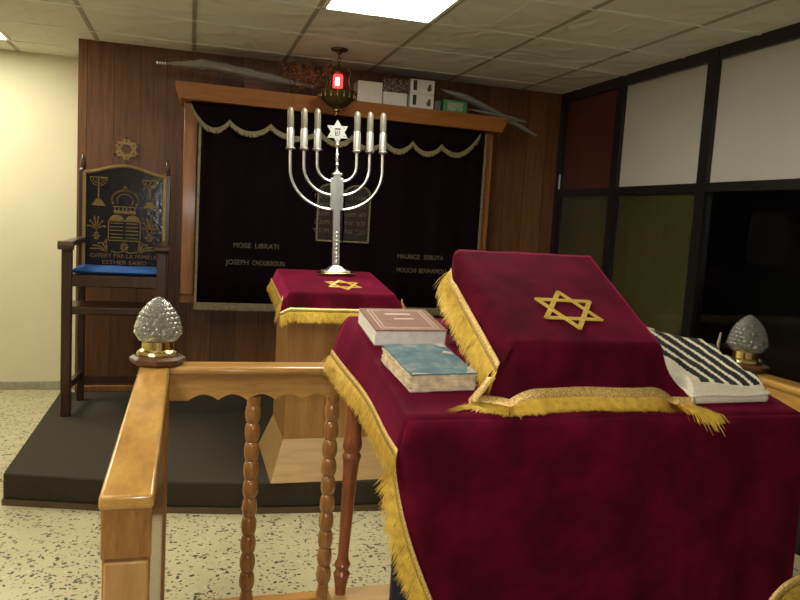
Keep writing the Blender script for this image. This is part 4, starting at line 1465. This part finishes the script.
m_ = MB()
P = []
for i in range(NU + 1):
    u = i / NU
    row = []
    for j in range(NV + 1):
        w = j / NV
        ew = min(1.0, w / 0.10, (1 - w) / 0.06)
        eu = min(1.0, u / 0.05, (1 - u) / 0.05)
        rnd = (1 - (1 - ew) ** 2) ** 0.5 * (1 - (1 - eu) ** 2) ** 0.5
        wave = 0.006 * sin((w * 3.3 + u * 0.8) * 2 * PI) + 0.003 * noise.noise(Vector((u * 6, w * 8, 3)))
        row.append(shp(u, w, 0.017 + (TH - 0.017) * rnd + wave * rnd + 0.012 * w * rnd))
    P.append(row)
# stripes run along the depth, jogging at each cross fold
b0 = len(m_.v)
m_.v += [p_ for row in P for p_ in row]
for i in range(NU):
    for j in range(NV):
        u, w = (i + 0.5) / NU, (j + 0.5) / NV
        us = u + 0.045 * sin((w * 3.3 + u * 0.8) * 2 * PI) + 0.03 * w
        ph = (us - 0.16) / 0.150
        k = math.floor(ph)
        dark = 0 <= k <= 5 and (ph - k) > 0.34 and w > 0.05
        if k == 0 and w < 0.0: dark = False
        m_.f.append([b0 + i * (NV + 1) + j, b0 + (i + 1) * (NV + 1) + j, b0 + (i + 1) * (NV + 1) + j + 1, b0 + i * (NV + 1) + j + 1])
        m_.mi.append(1 if dark else 0)
part('striped_layer', m_, [M_shawl, M_stripe], sh, angle=80)
lw = MB()
NL = 40
for (h0, h1, ins_) in ((0.0, 0.018, 0.004), (0.016, 0.024, 0.0)):
    ring0 = []
    pts = []
    for (ua, wa), (ub, wb) in (((0, 0), (1, 0)), ((1, 0), (1, 1)), ((1, 1), (0, 1)), ((0, 1), (0, 0))):
        for k in range(NL):
            pts.append((lerp(ua, ub, k / NL), lerp(wa, wb, k / NL)))
    rows = []
    for s_ in range(7):
        a = -PI / 2 + s_ / 6 * PI
        hh = lerp(h0, h1, 0.5 + 0.5 * sin(a))
        out = 0.006 * cos(a) - ins_
        rows.append([])
        for u, w in pts:
            uu, ww = (u - 0.5) * (1 + out / 0.12) + 0.5, (w - 0.5) * (1 + out / 0.2) + 0.5
            rows[-1].append(shp(uu, ww, hh + 0.002 * sin(u * 7 + w * 5) * (1 if h0 else 0)))
    lw.grid(rows, closed=True)
    lw.add(rows[-1], [tuple(range(len(pts)))])
    lw.add(rows[0], [tuple(reversed(range(len(pts))))])
part('folded_layers', lw, M_shawl, sh, angle=80)
for k, (u, w) in enumerate(((0.26, 1.0), (0.40, 0.99), (0.55, 0.975))):
    p0 = shp(u, w, 0.03)
    g = MB().hexa([p0 + Vector(o_) for o_ in ((-0.012, 0, -0.005), (0.012, 0, -0.005), (0.012, 0.004, -0.005), (-0.012, 0.004, -0.005), (-0.016, 0.02, 0.028), (0.008, 0.02, 0.024), (0.008, 0.024, 0.024), (-0.016, 0.024, 0.028))])
    part('tassel_end', g, M_shawl, sh, bevel=0.001)
